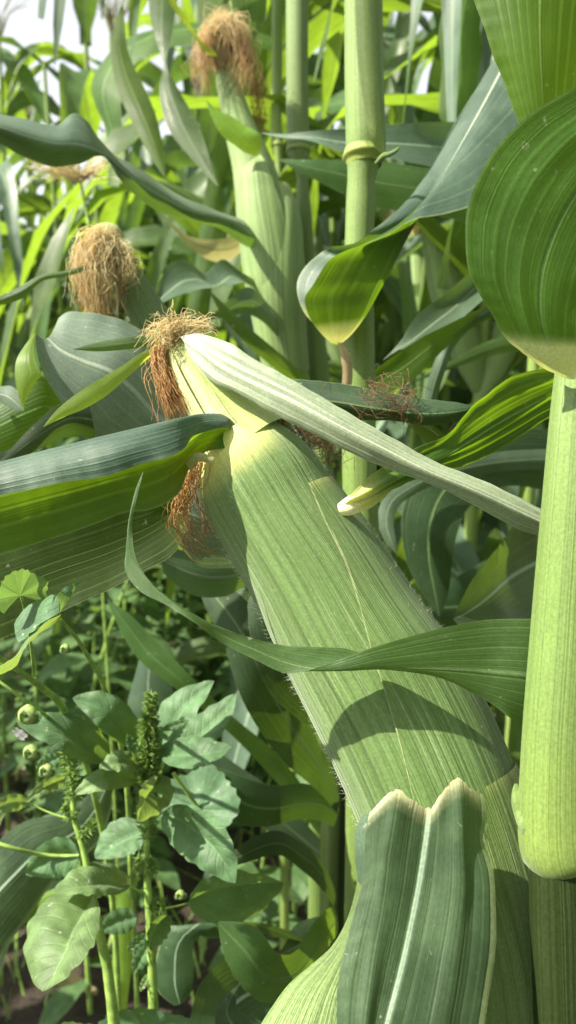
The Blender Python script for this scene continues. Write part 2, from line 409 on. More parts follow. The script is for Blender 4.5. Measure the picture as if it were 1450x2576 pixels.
MAT['margin'] = husk_mat('husk_margin', (.26, .32, .17), (.5, .55, .3), .4, 150)
def stalk_mat(name, base, pale_c, nv=90, sheen=.15, spec=.4):
    m, nt, N, L = new_mat(name)
    uvn = N.new('ShaderNodeUVMap'); sp = N.new('ShaderNodeSeparateXYZ'); L.new(uvn.outputs[0], sp.inputs[0])
    u, v = sp.outputs[0], sp.outputs[1]
    geo = N.new('ShaderNodeNewGeometry'); oi = N.new('ShaderNodeObjectInfo')
    at = N.new('ShaderNodeAttribute'); at.attribute_name = 'pale'
    big = noise(N, L, geo.outputs['Position'], 22.0, 4)
    def stripes(k, vs):
        cx = N.new('ShaderNodeCombineXYZ'); L.new(math_node(N, L, 'MULTIPLY', u, k), cx.inputs[0]); L.new(math_node(N, L, 'MULTIPLY', v, vs), cx.inputs[1])
        L.new(oi.outputs['Random'], cx.inputs[2])
        return noise(N, L, cx.outputs[0], 1.0, 2, .6)
    s1 = stripes(nv, .25); s2 = stripes(nv * 2.6, .5)
    c = mixc(N, L, mapr(N, L, s1, .3, .7), tuple(q * .84 for q in base), tuple(min(1, q * 1.14 + .01) for q in base))
    c = mixc(N, L, math_node(N, L, 'MULTIPLY', mapr(N, L, s2, .52, .66), .35), c, tuple(q * .55 for q in base))
    c = mixc(N, L, math_node(N, L, 'MULTIPLY', mapr(N, L, big, .35, .7), .3), c, tuple(q * .65 for q in base))
    sp2 = noise(N, L, geo.outputs['Position'], 75.0, 2)
    c = mixc(N, L, math_node(N, L, 'MULTIPLY', mapr(N, L, sp2, .70, .80), .5), c, (.10, .10, .03))
    c = mixc(N, L, at.outputs['Fac'], c, pale_c)
    rgb = N.new('ShaderNodeRGB'); rgb.outputs[0].default_value = (base[0] * 1.5, base[1] * 1.5, base[2], 1)
    leaf_out(N, L, c, rgb.outputs[0], .48, math_node(N, L, 'ADD', s1, s2), .5, .10, sheen, spec)
    return m
MAT['stalk'] = stalk_mat('maize_stalk', (.140, .220, .050), (.24, .31, .065))
MAT['stalk_b'] = stalk_mat('maize_stalk_grey', (.17, .26, .060), (.30, .36, .06))
MAT['stalk_far'] = stalk_mat('field_stalk', (.22, .32, .07), (.36, .4, .1))
MAT['stalk_dark'] = stalk_mat('shaded_stalk', (.020, .034, .007), (.3, .3, .1), 90, 0.0, .12)  # near-black copy of the stalk green; shade painted into the colour

def silk_mat(name, a, b):
    m, nt, N, L = new_mat(name)
    at = N.new('ShaderNodeAttribute'); at.attribute_name = 'pale'
    c = mixc(N, L, at.outputs['Fac'], a, b)
    geo = N.new('ShaderNodeNewGeometry')
    nz = noise(N, L, geo.outputs['Position'], 60.0, 2)
    c = mixc(N, L, math_node(N, L, 'MULTIPLY', nz, .2), c, tuple(q * .5 for q in b))
    leaf_out(N, L, c, c, .45, nz, .1, .55, 0, .4)
    return m
MAT['silk'] = silk_mat('brown_silk', (.80, .58, .28), (.56, .31, .12))
MAT['silk_tan'] = silk_mat('tan_silk', (.86, .68, .40), (.66, .44, .22))
MAT['silk_blond'] = silk_mat('blond_silk', (.95, .88, .62), (.86, .72, .42))
MAT['silk_dry'] = silk_mat('dry_silk', (.45, .30, .18), (.24, .12, .06))

def plain_mat(name, col, rough=.6, trans=0.0, tcol=None, nscale=80.0, var=.4):
    m, nt, N, L = new_mat(name)
    geo = N.new('ShaderNodeNewGeometry'); oi = N.new('ShaderNodeObjectInfo')
    nz = noise(N, L, geo.outputs['Position'], nscale, 3)
    c = mixc(N, L, mapr(N, L, nz, .35, .65), tuple(q * (1 - var) for q in col), tuple(min(1, q * (1 + var)) for q in col))
    rgb = N.new('ShaderNodeRGB'); rgb.outputs[0].default_value = (*(tcol or col), 1)
    leaf_out(N, L, c, rgb.outputs[0], rough, nz, .4, trans)
    return m
MAT['hair'] = plain_mat('plant_hair', (.75, .78, .66), .5, .4, (.8, .8, .6), var=.1)
MAT['cut'] = plain_mat('pale_collar', (.72, .72, .40), .5, .3, (.8, .75, .3), var=.15)
MAT['weed_stem'] = plain_mat('weed_stem', (.26, .40, .09), .5, .1, (.4, .6, .1), 120, .25)
MAT['weed_spike'] = plain_mat('weed_spike', (.19, .30, .075), .6, .35, (.4, .55, .1), 300, .3)
MAT['bud'] = plain_mat('weed_bud', (.24, .33, .11), .85, .15, (.5, .6, .2), 200, .25)
MAT['petal'] = plain_mat('white_petal', (.75, .70, .74), .5, .4, (.8, .75, .8), 200, .1)
MAT['tassel'] = plain_mat('tassel', (.30, .30, .12), .7, .2, (.4, .38, .15), 200, .3)

def weed_mat(name, base, trans_c, k=9.0, palm=False, spots=.0):
    """broad weed leaf: pinnate (or palmate) veins as pale lines with raised tissue between"""
    m, nt, N, L = new_mat(name)
    uvn = N.new('ShaderNodeUVMap'); sp = N.new('ShaderNodeSeparateXYZ'); L.new(uvn.outputs[0], sp.inputs[0])
    u, v = sp.outputs[0], sp.outputs[1]
    geo = N.new('ShaderNodeNewGeometry'); oi = N.new('ShaderNodeObjectInfo')
    big = noise(N, L, geo.outputs['Position'], 70.0, 4)
    du = math_node(N, L, 'ABSOLUTE', math_node(N, L, 'SUBTRACT', u, .5))
    if palm: ph = math_node(N, L, 'MULTIPLY', u, k)
    else:
        cu = math_node(N, L, 'POWER', du, .8)
        ph = math_node(N, L, 'SUBTRACT', math_node(N, L, 'MULTIPLY', v, k), math_node(N, L, 'MULTIPLY', cu, 3.4))
    fr = math_node(N, L, 'ABSOLUTE', math_node(N, L, 'SINE', math_node(N, L, 'MULTIPLY', math_node(N, L, 'ADD', ph, math_node(N, L, 'MULTIPLY', big, .3)), 3.14159)))
    line = mapr(N, L, fr, .10, .01)
    rib = mapr(N, L, du, .03, .010)
    allv = math_node(N, L, 'MAXIMUM', line, rib) if not palm else line
    c = mixc(N, L, mapr(N, L, big, .35, .7), tuple(q * .75 for q in base), tuple(min(1, q * 1.3) for q in base))
    c = mixc(N, L, math_node(N, L, 'MULTIPLY', allv, .60), c, tuple(min(1, q * 1.5 + .03) for q in base))
    sn = noise(N, L, geo.outputs['Position'], 230.0, 2)
    c = mixc(N, L, math_node(N, L, 'MULTIPLY', mapr(N, L, sn, .68, .73), .5 + spots), c, (.6, .6, .45))
    hs = N.new('ShaderNodeHueSaturation'); L.new(c, hs.inputs['Color'])
    L.new(math_node(N, L, 'ADD', math_node(N, L, 'MULTIPLY', oi.outputs['Random'], .3), .85), hs.inputs['Value'])
    t = mixc(N, L, math_node(N, L, 'MULTIPLY', allv, .5), trans_c, tuple(q * .6 for q in trans_c))
    h = math_node(N, L, 'SUBTRACT', math_node(N, L, 'MULTIPLY', mapr(N, L, fr, 0.0, .45), .5), math_node(N, L, 'MULTIPLY', rib, .6))
    leaf_out(N, L, hs.outputs[0], t, .55, h, .5, .33, .1, .35)
    return m
MAT['amaranth'] = weed_mat('pigweed_leaf', (.085, .165, .075), (.24, .40, .05), 9.0)
MAT['amaranth_lit'] = weed_mat('pigweed_leaf_lit', (.15, .235, .095), (.34, .48, .08), 8.0)  # paler pigweed copy; sunlight on the leaf is put into its colour
MAT['mallow'] = weed_mat('mallow_leaf', (.090, .175, .090), (.24, .40, .07), 6.0, palm=True)
MAT['small_weed'] = weed_mat('small_weed_leaf', (.075, .145, .05), (.20, .34, .04), 6.0)

# ------------------------------------------------------------------ ground
m, nt, N, L = new_mat('soil')
geo = N.new('ShaderNodeNewGeometry')
n1 = noise(N, L, geo.outputs['Position'], 14.0, 8, .65); n2 = noise(N, L, geo.outputs['Position'], 90.0, 6, .7)
c = mixc(N, L, mapr(N, L, n1, .35, .68), (.040, .028, .020), (.115, .085, .062))
c = mixc(N, L, math_node(N, L, 'MULTIPLY', mapr(N, L, n2, .55, .7), .5), c, (.16, .13, .10))
h = math_node(N, L, 'ADD', math_node(N, L, 'MULTIPLY', n1, 6.0), math_node(N, L, 'MULTIPLY', n2, 3.0))
bs = N.new('ShaderNodeBsdfPrincipled'); L.new(c, bs.inputs[0]); bs.inputs['Roughness'].default_value = .95
bp = N.new('ShaderNodeBump'); bp.inputs['Distance'].default_value = .006; L.new(h, bp.inputs['Height']); L.new(bp.outputs[0], bs.inputs['Normal'])
out = N.new('ShaderNodeOutputMaterial'); L.new(bs.outputs[0], out.inputs[0])
MAT['soil'] = m
ax = np.concatenate([[-90, -30, -12], np.linspace(-5, 5, 260), [12, 30, 90]])
ay = np.concatenate([[-40, -10], np.linspace(-1, 9, 260), [14, 30, 60, 130]])
X, Y = np.meshgrid(ax, ay)
Z = np.zeros_like(X)
for k in range(26):
    f = rng.uniform(4, 42); a = rng.uniform(0, 6.28); p = rng.uniform(0, 6.28)
    Z += np.sin((X * math.cos(a) + Y * math.sin(a)) * f + p) * .05 / f ** .75
Z = np.clip(Z, -.04, .04) - .02
V = np.stack([X, Y, Z], -1).reshape(-1, 3)
g = obj('ground', V, grid_faces(len(ay), len(ax)), MAT['soil']); g['kind'] = 'structure'


# ------------------------------------------------------------------ the near corn plants
def base_under(p):
    return (float(p[0]), float(p[1]), -0.02)
def down_to_ground(p, k=3):
    return [np.array([p[0], p[1], p[2] * (1 - (i + 1) / k) - .03 * (i + 1) / k]) for i in range(k)]
def R_(px, d): return px * d / FP
def stalk(name, pts, mat, parent, n=60, m=28, pale=None, ridge=.012, ground=True):
    """pts: (x, y, d, radius in picture units), top to bottom, then straight down into the soil"""
    c = [P(a, b, d) for a, b, d, r in pts]; rr = [R_(r, d) for a, b, d, r in pts]
    g = down_to_ground(c[-1], 2) if ground else []
    return tube(name, c + g, rr + [rr[-1]] * len(g), mat, parent, n=n, m=m, pale=pale, ridge=ridge)
def node_ring(pt, r0, r1, h, mat, parent, name='node', pale=.6):
    """a swollen joint of a stalk: a short barrel round the stalk"""
    x, y, d = pt
    ys = [-h, -h * .6, 0, h * .5, h]
    rr = [r0, r0 * 1.03, max(r0, r1) * 1.10, r1 * 1.05, r1 * .98]
    return tube(name, [P(x, y + q, d) for q in ys], [R_(q, d) for q in rr], mat, parent, n=14, m=28, pale=[(0, pale * .6), (.5, pale), (1, pale)])

# ---- main plant on the right with the big ear
pA = thing('corn_plant', base_under(P(1425, 2300, .262)), 'nearest corn plant, thick stalk at the right edge carrying the big tilted ear', 'corn plant', 'corn plants close to the viewer')
stA = stalk('stalk', [(1530, 300, .290, 62), (1500, 700, .282, 66), (1474, 950, .276, 76), (1452, 1288, .270, 87), (1432, 1610, .266, 95), (1413, 1932, .262, 100), (1412, 2060, .262, 104), (1414, 2120, .262, 105), (1417, 2146, .262, 102), (1420, 2160, .262, 97), (1422, 2166, .262, 88)],
            MAT['stalk'], pA, n=110, m=40, ridge=.010, ground=False, pale=[(0, 0), (.80, 0), (.93, .25), (1, .4)])
stalk('stalk', [(1420, 2140, .262, 84), (1424, 2190, .262, 90), (1430, 2400, .262, 88), (1436, 2576, .262, 88)], MAT['stalk_dark'], pA, n=40, m=30)  # lower stalk section, shade over it given by the dark material
tube('bud', W([(1350, 2115, .262), (1334, 2080, .260), (1320, 2040, .264), (1309, 2010, .265), (1302, 1988, .266), (1298, 1970, .266)]), [R_(q, .262) for q in (14, 26, 27, 22, 13, 3)], MAT['stalk'], stA, n=24, m=18, lump=.03)

# its ear: the outer husk wraps the ear, further husks and their blades are sub-parts
AX = [(560, 1060, .344, 58), (588, 1112, .341, 108), (638, 1190, .338, 150), (705, 1300, .334, 160), (795, 1440, .329, 173), (880, 1590, .324, 187), (970, 1740, .318, 198), (1050, 1900, .312, 203), (1115, 2060, .307, 205), (1170, 2230, .302, 205), (1215, 2400, .297, 200), (1250, 2600, .292, 185), (1290, 2800, .29, 150)]
def ax_slice(a, b, n=14):
    c = W([q[:3] for q in AX]); r = np.array([R_(q[3], q[2]) for q in AX])
    s = np.concatenate([[0], np.cumsum(np.linalg.norm(c[1:] - c[:-1], axis=1))]); s /= s[-1]
    q = np.linspace(a, b, n)
    return hermite(s, c, q), hermite(s, r[:, None], q)[:, 0]
c, r = ax_slice(.035, 1.0, 24)
earA = tube('ear', c, r, MAT['husk'], pA, n=110, m=64, pale=[(0, .95), (.02, .8), (.05, .25), (.09, 0), (1, 0)], squash=.92, lump=.006)
def D(x): return math.radians(x)
# second husk: overlaps the right half, its free margin shows as a pale line
c, r = ax_slice(.165, .72, 24)
shell('husk_leaf', c, r, MAT['husk'], earA, [D(36), D(28), D(22), D(14.3), D(5), D(-2), D(-8), D(-14), D(-24), D(-32)], [D(112), D(150), D(165), D(170), D(170), D(170), D(170)], .0013, n=70, m=40, pale=[(0, .5), (.015, .15), (.04, 0), (1, 0)], squash=.92, edge=.0005, lump=.010)
shell('husk_margin', c, r, MAT['margin'], earA, [D(35.2), D(27), D(21.2), D(13.6), D(4.2), D(-2.6), D(-8.6), D(-14.6), D(-24.6), D(-32.6)], [D(38.6), D(29.4), D(23.2), D(14.9), D(5.5), D(-1.6), D(-7.9), D(-14.3), D(-24.5), D(-32.5)], np.linspace(.0019, .0012, 70), n=70, m=5, squash=.92, pale=[(0, .2), (.3, .1), (1, 0)])
# third husk, lower right, in shade
c, r = ax_slice(.60, 1.0, 20)
shell('husk_leaf', c, r, MAT['husk'], earA, [D(30), D(15), D(-5), D(-20), D(-30), D(-40)], [D(118), D(150), D(160), D(160), D(160), D(160)], np.concatenate([np.linspace(.0026, .004, 30), np.full(20, .004)]), n=50, m=34, pale=[(0, .35), (.03, .05), (1, 0)], squash=.92, edge=.0005, lump=.008)
# inner husks
tube('inner_husk', W([(432, 868, .352), (448, 895, .352), (485, 950, .350), (535, 1030, .346), (590, 1110, .342), (660, 1220, .337)]), [R_(q, .35) for q in (26, 42, 56, 64, 72, 80)], MAT['husk_inner'], earA, n=50, m=36, pale=[(0, .6), (.2, .3), (.6, .25), (1, .6)], lump=.012)
ci = W([(455, 880, .352), (490, 935, .349), (545, 1010, .345), (600, 1075, .342), (650, 1130, .339)]); ri = np.array([R_(q, .35) for q in (40, 60, 70, 80, 100)])
shell('inner_husk', ci, ri, MAT['husk_far'], earA, [D(-5), D(5), D(8), D(0)], [D(120), D(140), D(150), D(150)], .001, n=40, m=24, pale=[(0, .3), (1, .3)], lump=.015)
shell('inner_husk', ci + np.array([0, 0, -.002]), ri * 1.02, MAT['husk_inner'], earA, [D(-95), D(-90), D(-85), D(-95)], [D(-18), D(-22), D(-28), D(-30)], .001, n=40, m=20, pale=[(0, .5), (.5, .3), (1, .8)], lump=.012)
# yellow collar between husk and folded flag blade
nn_, mm_ = 110, 64
tt = np.linspace(0, 1, nn_)[:, None]; th = (np.linspace(-180, 180, mm_, endpoint=False))[None]
yl = np.clip((.062 + .016 * np.cos(np.radians(th + 20)) - tt) / .045, 0, 1) * np.clip((th + 85) / 25, 0, 1) * np.clip((55 - th) / 30, 0, 1)
yl = np.maximum(yl, np.clip((.012 - tt) / .012, 0, 1) * .7)
earA.data.attributes['pale'].data.foreach_set('value', yl.astype(np.float32).ravel())
sheet('auricle', [W([(540, 1150, .3125), (515, 1142, .312), (495, 1140, .313), (478, 1150, .315), (468, 1166, .317)]), W([(535, 1160, .3115), (515, 1152, .311), (498, 1150, .312), (484, 1160, .314), (474, 1176, .3165)]), W([(530, 1170, .312), (515, 1164, .3115), (502, 1162, .3125), (490, 1172, .314), (480, 1190, .317)])],
      MAT['husk_inner'], earA, n=24, m=9, pale=[(0, .8), (.6, .5), (1, .3)], wave=.0006, wf=3)
# folded flag blade to the left
sheet('flag_leaf', [W([(600, 1100, .332), (565, 1076, .321), (520, 1086, .315), (487, 1099, .311), (467, 1126, .306), (425, 1149, .300), (360, 1166, .299), (260, 1199, .297), (175, 1211, .296), (85, 1230, .295), (0, 1246, .294), (-140, 1280, .293)]),
                    W([(602, 1085, .332), (566, 1060, .322), (515, 1062, .315), (450, 1085, .306), (330, 1118, .299), (200, 1150, .298), (80, 1180, .297), (0, 1198, .296), (-140, 1230, .295)]),
                    W([(598, 1075, .334), (562, 1044, .326), (520, 1041, .320), (450, 1054, .309), (300, 1089, .308), (175, 1119, .307), (80, 1143, .306), (0, 1164, .305), (-140, 1195, .304)]),
                    W([(604, 1100, .334), (566, 1085, .325), (515, 1095, .324), (450, 1140, .322), (330, 1180, .322), (200, 1215, .322), (80, 1245, .320), (0, 1265, .319), (-140, 1300, .318)]),
                    W([(606, 1138, .332), (564, 1126, .320), (515, 1140, .321), (478, 1184, .320), (450, 1240, .322), (380, 1282, .324), (310, 1290, .325), (240, 1318, .325), (125, 1358, .325), (0, 1395, .325), (-140, 1430, .325)])],
      MAT['leaf_top'], earA, n=90, m=33, pale=[(0, .85), (.03, .35), (.07, 0), (1, 0)], wave=.0012, wf=7, mat2=MAT['leaf_under'], split=.5)
# long grey folded blade crossing to the right
sheet('flag_leaf', [W([(452, 846, .342), (500, 838, .338), (540, 850, .334), (640, 903, .322), (740, 962, .312), (850, 1027, .303), (960, 1095, .297), (1080, 1157, .292), (1200, 1207, .290), (1300, 1252, .289), (1372, 1286, .289), (1500, 1345, .29)]),
                    W([(462, 858, .338), (500, 880, .331), (560, 920, .324), (650, 965, .313), (740, 1008, .303), (850, 1068, .294), (960, 1125, .289), (1080, 1185, .285), (1200, 1235, .284), (1300, 1282, .285), (1372, 1316, .286), (1500, 1380, .287)]),
                    W([(466, 872, .341), (490, 915, .336), (530, 960, .330), (600, 992, .322), (700, 1047, .311), (800, 1093, .303), (900, 1143, .297), (1000, 1190, .294), (1100, 1231, .292), (1200, 1281, .291), (1300, 1330, .291), (1372, 1357, .291), (1500, 1420, .292)])],
      MAT['leaf_grey'], earA, n=100, m=19, pale=[(0, .6), (.05, .3), (.16, .06), (.3, 0), (1, 0)], wave=.0010, wf=7, pleat=.0006)  # pale values whiten the base end like direct sun on it
# blade of the right-hand husk: pale ligule, base whitened as if sunlit, then up and away behind the grey blade
sheet('ligule', [W([(850, 1268, .3135), (870, 1252, .312), (892, 1240, .311)]), W([(852, 1284, .312), (876, 1276, .3095), (900, 1262, .309)]), W([(862, 1296, .313), (885, 1296, .311), (905, 1286, .310)])], MAT['cut'], earA, n=12, m=8)
sheet('flag_leaf', [W([(858, 1275, .317), (880, 1250, .311), (905, 1222, .310), (940, 1190, .314), (1000, 1150, .322), (1060, 1120, .330), (1130, 1090, .336), (1165, 1050, .338), (1185, 1022, .34), (1230, 985, .342), (1300, 945, .344), (1390, 925, .345), (1480, 905, .345)]),
                    W([(862, 1284, .316), (890, 1264, .308), (925, 1250, .306), (975, 1220, .312), (1040, 1185, .322), (1110, 1150, .334), (1180, 1108, .343), (1250, 1065, .35), (1330, 1020, .352), (1400, 985, .352), (1480, 960, .352)]),
                    W([(870, 1296, .317), (900, 1286, .311), (935, 1270, .310), (990, 1225, .316), (1050, 1195, .325), (1100, 1178, .336), (1160, 1172, .344), (1230, 1145, .35), (1300, 1105, .354), (1390, 1050, .356), (1480, 1020, .357)])],
      MAT['leaf_under'], earA, n=70, m=21, pale=[(0, 1), (.07, .95), (.12, .7), (.19, .15), (.24, 0), (1, 0)], wave=.0016, wf=6, pleat=.0012)
# small flag blades at the tip
sheet('flag_leaf', [W([(398, 842, .350), (370, 843, .349), (310, 850, .346), (240, 862, .343), (185, 878, .340)]), W([(396, 866, .350), (370, 872, .349), (310, 880, .346), (240, 884, .343), (185, 879, .340)])], MAT['leaf'], earA, n=30, m=7, bulge=.12, pale=[(0, .5), (.15, 0), (1, 0)])
sheet('flag_leaf', [W([(398, 872, .346), (360, 885, .343), (310, 918, .338), (240, 960, .332), (180, 1000, .328), (140, 1035, .326), (110, 1073, .325)]), W([(408, 880, .347), (370, 906, .344), (325, 945, .339), (262, 1000, .333), (210, 1030, .329), (160, 1050, .327), (111, 1074, .325)])], MAT['leaf_bright'], earA, n=40, m=9, bulge=.1, pale=[(0, .6), (.12, 0), (1, 0)], wave=.0006)
# front blade that droops towards the viewer, with its white collar and midrib
fb = [[(920, 2092, .2635), (917, 2152, .2615), (915, 2205, .2595), (897, 2272, .257), (875, 2357, .254), (850, 2472, .250), (846, 2576, .246), (850, 2800, .238)],
      [(985, 2085, .2595), (975, 2150, .258), (968, 2215, .256), (955, 2300, .2535), (935, 2400, .2505), (922, 2490, .247), (912, 2576, .2435), (915, 2800, .236)],
      [(1076, 2092, .2615), (1068, 2152, .260), (1056, 2230, .2575), (1038, 2320, .2545), (1015, 2422, .251), (995, 2500, .248), (975, 2576, .2445), (960, 2800, .237)],
      [(1160, 2070, .2590), (1162, 2150, .2575), (1164, 2230, .2555), (1155, 2320, .253), (1142, 2410, .250), (1130, 2490, .247), (1115, 2576, .2435), (1095, 2800, .236)],
      [(1226, 2062, .2635), (1219, 2112, .2625), (1241, 2192, .260), (1248, 2282, .257), (1247, 2382, .254), (1236, 2472, .251), (1220, 2576, .247), (1200, 2800, .239)]]
fb = [np.array(q, float) for q in fb]
top = [(930, 2046, .266), (964, 2010, .2635), (1000, 1986, .2625), (1042, 2014, .262), (1082, 2034, .2635), (1114, 1990, .262), (1152, 1958, .262), (1186, 1984, .263), (1216, 1998, .2655)]
rails9 = []
for k in range(9):
    q = fb[k // 2] if k % 2 == 0 else (fb[k // 2] + fb[k // 2 + 1]) / 2
    rails9.append(W([top[k]] + [tuple(z) for z in q]))
sheet('husk_blade', rails9, MAT['leaf_white'], earA, n=100, m=49, us=[0, .12, .24, .36, .47, .60, .73, .87, 1], pale=[(0, .95), (.014, .65), (.035, .2), (.07, 0), (1, 0)], wave=.0004, wf=6, pleat=.0005, ragged=.6)
sheet('husk_blade', [W([(900, 2215, .283), (870, 2320, .279), (835, 2380, .276), (780, 2430, .272), (725, 2478, .268), (690, 2525, .265), (655, 2580, .262), (600, 2700, .258)]), W([(930, 2260, .283), (905, 2400, .274), (900, 2500, .268), (900, 2600, .262), (900, 2750, .258)])],
      MAT['husk_far'], earA, n=44, m=15, bulge=.12)
sheet('husk_blade', [W([(912, 2050, .292), (894, 2090, .291), (893, 2150, .289), (900, 2220, .287), (880, 2330, .285)]), W([(960, 2040, .288), (950, 2120, .285), (950, 2200, .283), (940, 2300, .281), (930, 2380, .280)])], MAT['leaf_blue'], earA, n=30, m=9)
# silk of the main ear
strands('silk', [(W([(430, 866, .35), (440, 840, .345), (420, 822, .342), (385, 835, .340), (368, 862, .339)]), 1), (W([(440, 866, .35), (470, 830, .345), (510, 818, .343), (535, 850, .342)]), 1), (W([(435, 866, .35), (445, 830, .345), (450, 812, .342), (430, 820, .338)]), 1)],
        MAT['silk_blond'], earA, 230, rad=.00017, seg=10, spread0=.0028, spread1=.0030, curl=.003)
strands('silk', [(W([(405, 885, .349), (397, 910, .344), (410, 950, .341), (425, 1000, .339), (450, 1062, .338)]), 3), (W([(410, 885, .349), (405, 910, .344), (430, 960, .341), (460, 1010, .340), (478, 1055, .339)]), 3), (W([(395, 880, .349), (385, 905, .344), (362, 945, .340), (375, 1000, .339), (392, 1060, .339)]), .3)],
        MAT['silk'], earA, 240, rad=.00020, seg=14, spread0=.0020, spread1=.0020, curl=.0012)
strands('silk', [(W([(500, 1150, .328), (470, 1220, .330), (450, 1290, .332), (480, 1340, .332), (530, 1385, .331), (572, 1375, .331)]), 2), (W([(510, 1150, .328), (505, 1230, .330), (530, 1310, .331), (560, 1380, .331)]), 1), (W([(490, 1140, .328), (455, 1250, .331), (470, 1310, .331), (500, 1340, .331), (530, 1300, .331)]), 1)],
        MAT['silk'], earA, 60, rad=.00024, seg=16, spread0=.003, spread1=.003, curl=.004)
strands('silk', [(W([(690, 1060, .345), (740, 1085, .352), (800, 1140, .358), (850, 1130, .36), (840, 1190, .362)]), 1), (W([(700, 1050, .345), (730, 1100, .352), (760, 1080, .355), (820, 1200, .36)]), 1)],
        MAT['silk_dry'], earA, 60, rad=.00020, seg=16, spread0=.004, spread1=.006, curl=.007)
# hairs along the silhouettes of the ear
def ear_hairs(a, b, th, count, length, off=.0005):
    q = np.sort(rng.uniform(a, b, count))
    cc, rr = ax_slice(0, 1, 200); T, e1, e2 = frames(cc)
    i = (q * 199).astype(int); A = rng.uniform(th[0], th[1], count)
    d = np.sin(A)[:, None] * e1[i] + .92 * np.cos(A)[:, None] * e2[i]
    return cc[i] + d * (rr[i] + off)[:, None], d * .8 - T[i] * .6
pts, dr = zip(*[ear_hairs(.06, .55, (D(70), D(110)), 700, 1), ear_hairs(.04, .8, (D(-110), D(-70)), 500, 1), ear_hairs(.06, .85, (D(-80), D(80)), 500, 1)])
hairs('hair', np.concatenate(pts), np.concatenate(dr), MAT['hair'], earA, .0026, .00004)

# leaves of the main plant
sheet('leaf', [W([(1398, 938, .268), (1330, 905, .262), (1266, 842, .258), (1240, 790, .255), (1205, 735, .252), (1182, 690, .250), (1172, 600, .247), (1176, 530, .245), (1205, 445, .243), (1250, 370, .241), (1305, 312, .240), (1350, 275, .239), (1400, 246, .238), (1470, 205, .236), (1600, 120, .235)]),
               W([(1418, 950, .266), (1395, 905, .258), (1372, 850, .254), (1360, 790, .251), (1362, 700, .248), (1390, 600, .246), (1440, 500, .244), (1520, 400, .242), (1650, 300, .241)]),
               W([(1446, 955, .264), (1475, 900, .260), (1510, 850, .256), (1545, 780, .253), (1585, 700, .251), (1650, 600, .249), (1720, 520, .247), (1800, 440, .245)])],
      MAT['leaf_shade'], pA, n=80, m=23, pale=[(0, .95), (.05, .95), (.165, .9), (.185, .35), (.21, 0), (1, 0)], wave=.0010, wf=9, pleat=.0003)
sheet('leaf', [W([(1150, -160, .33), (1175, -60, .33), (1196, 10, .33), (1222, 80, .33), (1240, 140, .331), (1268, 215, .333), (1310, 320, .336), (1345, 410, .34), (1370, 500, .345)]),
               W([(1370, -160, .325), (1360, 0, .322), (1362, 150, .324), (1370, 300, .33), (1372, 500, .345)]),
               W([(1580, -160, .33), (1560, 0, .33), (1530, 150, .333), (1480, 300, .337), (1375, 500, .345)])],
      MAT['leaf_glow'], pA, n=60, m=21, wave=.0016, wf=7)
sheet('leaf', [W([(1420, 1560, .284), (1340, 1557, .281), (1220, 1560, .280), (1130, 1575, .278), (1045, 1598, .276), (950, 1625, .275), (865, 1655, .276), (780, 1685, .278), (725, 1694, .280), (640, 1659, .281), (560, 1618, .281), (480, 1560, .276), (415, 1520, .280), (350, 1485, .283), (315, 1435, .286), (316, 1370, .289), (322, 1310, .291), (335, 1250, .293), (358, 1190, .295)]),
               W([(1420, 1725, .283), (1330, 1700, .279), (1225, 1690, .280), (1130, 1684, .278), (1045, 1682, .2765), (950, 1682, .2755), (880, 1688, .276), (800, 1684, .279), (725, 1668, .281), (640, 1634, .282), (560, 1598, .282), (480, 1545, .278), (415, 1502, .281), (365, 1460, .284), (330, 1410, .287), (322, 1340, .289), (333, 1270, .292), (360, 1189, .295)]),
               W([(1420, 1890, .286), (1320, 1830, .283), (1280, 1803, .280), (1225, 1763, .281), (1150, 1723, .280), (1075, 1694, .280), (1000, 1674, .282), (930, 1648, .284), (870, 1632, .284), (800, 1628, .283), (700, 1621, .283), (625, 1602, .283), (530, 1566, .282), (450, 1521, .281), (380, 1466, .284), (342, 1400, .287), (332, 1330, .290), (345, 1250, .293), (361, 1188, .295)])],
      MAT['leaf'], pA, n=120, m=17, wave=.0006, wf=12)
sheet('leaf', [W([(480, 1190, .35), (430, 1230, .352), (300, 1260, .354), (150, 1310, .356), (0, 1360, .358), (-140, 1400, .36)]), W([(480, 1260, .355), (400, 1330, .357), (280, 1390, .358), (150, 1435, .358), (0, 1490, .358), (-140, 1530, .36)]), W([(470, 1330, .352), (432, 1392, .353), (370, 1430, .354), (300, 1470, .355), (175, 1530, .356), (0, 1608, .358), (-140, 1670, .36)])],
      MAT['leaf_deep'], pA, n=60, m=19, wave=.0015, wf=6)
# dark leaf behind the ear with dry threads on it
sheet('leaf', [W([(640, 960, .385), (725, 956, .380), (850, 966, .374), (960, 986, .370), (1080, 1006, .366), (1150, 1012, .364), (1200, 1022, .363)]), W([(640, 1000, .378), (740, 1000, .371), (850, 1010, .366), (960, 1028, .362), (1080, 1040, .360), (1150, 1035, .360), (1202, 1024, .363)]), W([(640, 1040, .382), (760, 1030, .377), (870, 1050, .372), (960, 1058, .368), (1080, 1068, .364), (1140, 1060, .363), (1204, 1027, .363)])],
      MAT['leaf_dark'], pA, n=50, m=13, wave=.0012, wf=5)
strands('silk', [(W([(925, 972, .358), (965, 1000, .356), (1000, 1040, .357), (1030, 1060, .36), (1040, 1110, .362)]), 1), (W([(920, 970, .359), (945, 1030, .356), (940, 1075, .36)]), 1), (W([(1010, 1000, .357), (1040, 1010, .357), (1020, 1050, .358), (1045, 1040, .358)]), 1), (W([(930, 975, .358), (1010, 1000, .355), (1050, 995, .358)]), .6)],
        MAT['silk_dry'], pA, 34, rad=.00017, seg=18, spread0=.003, spread1=.005, curl=.006)

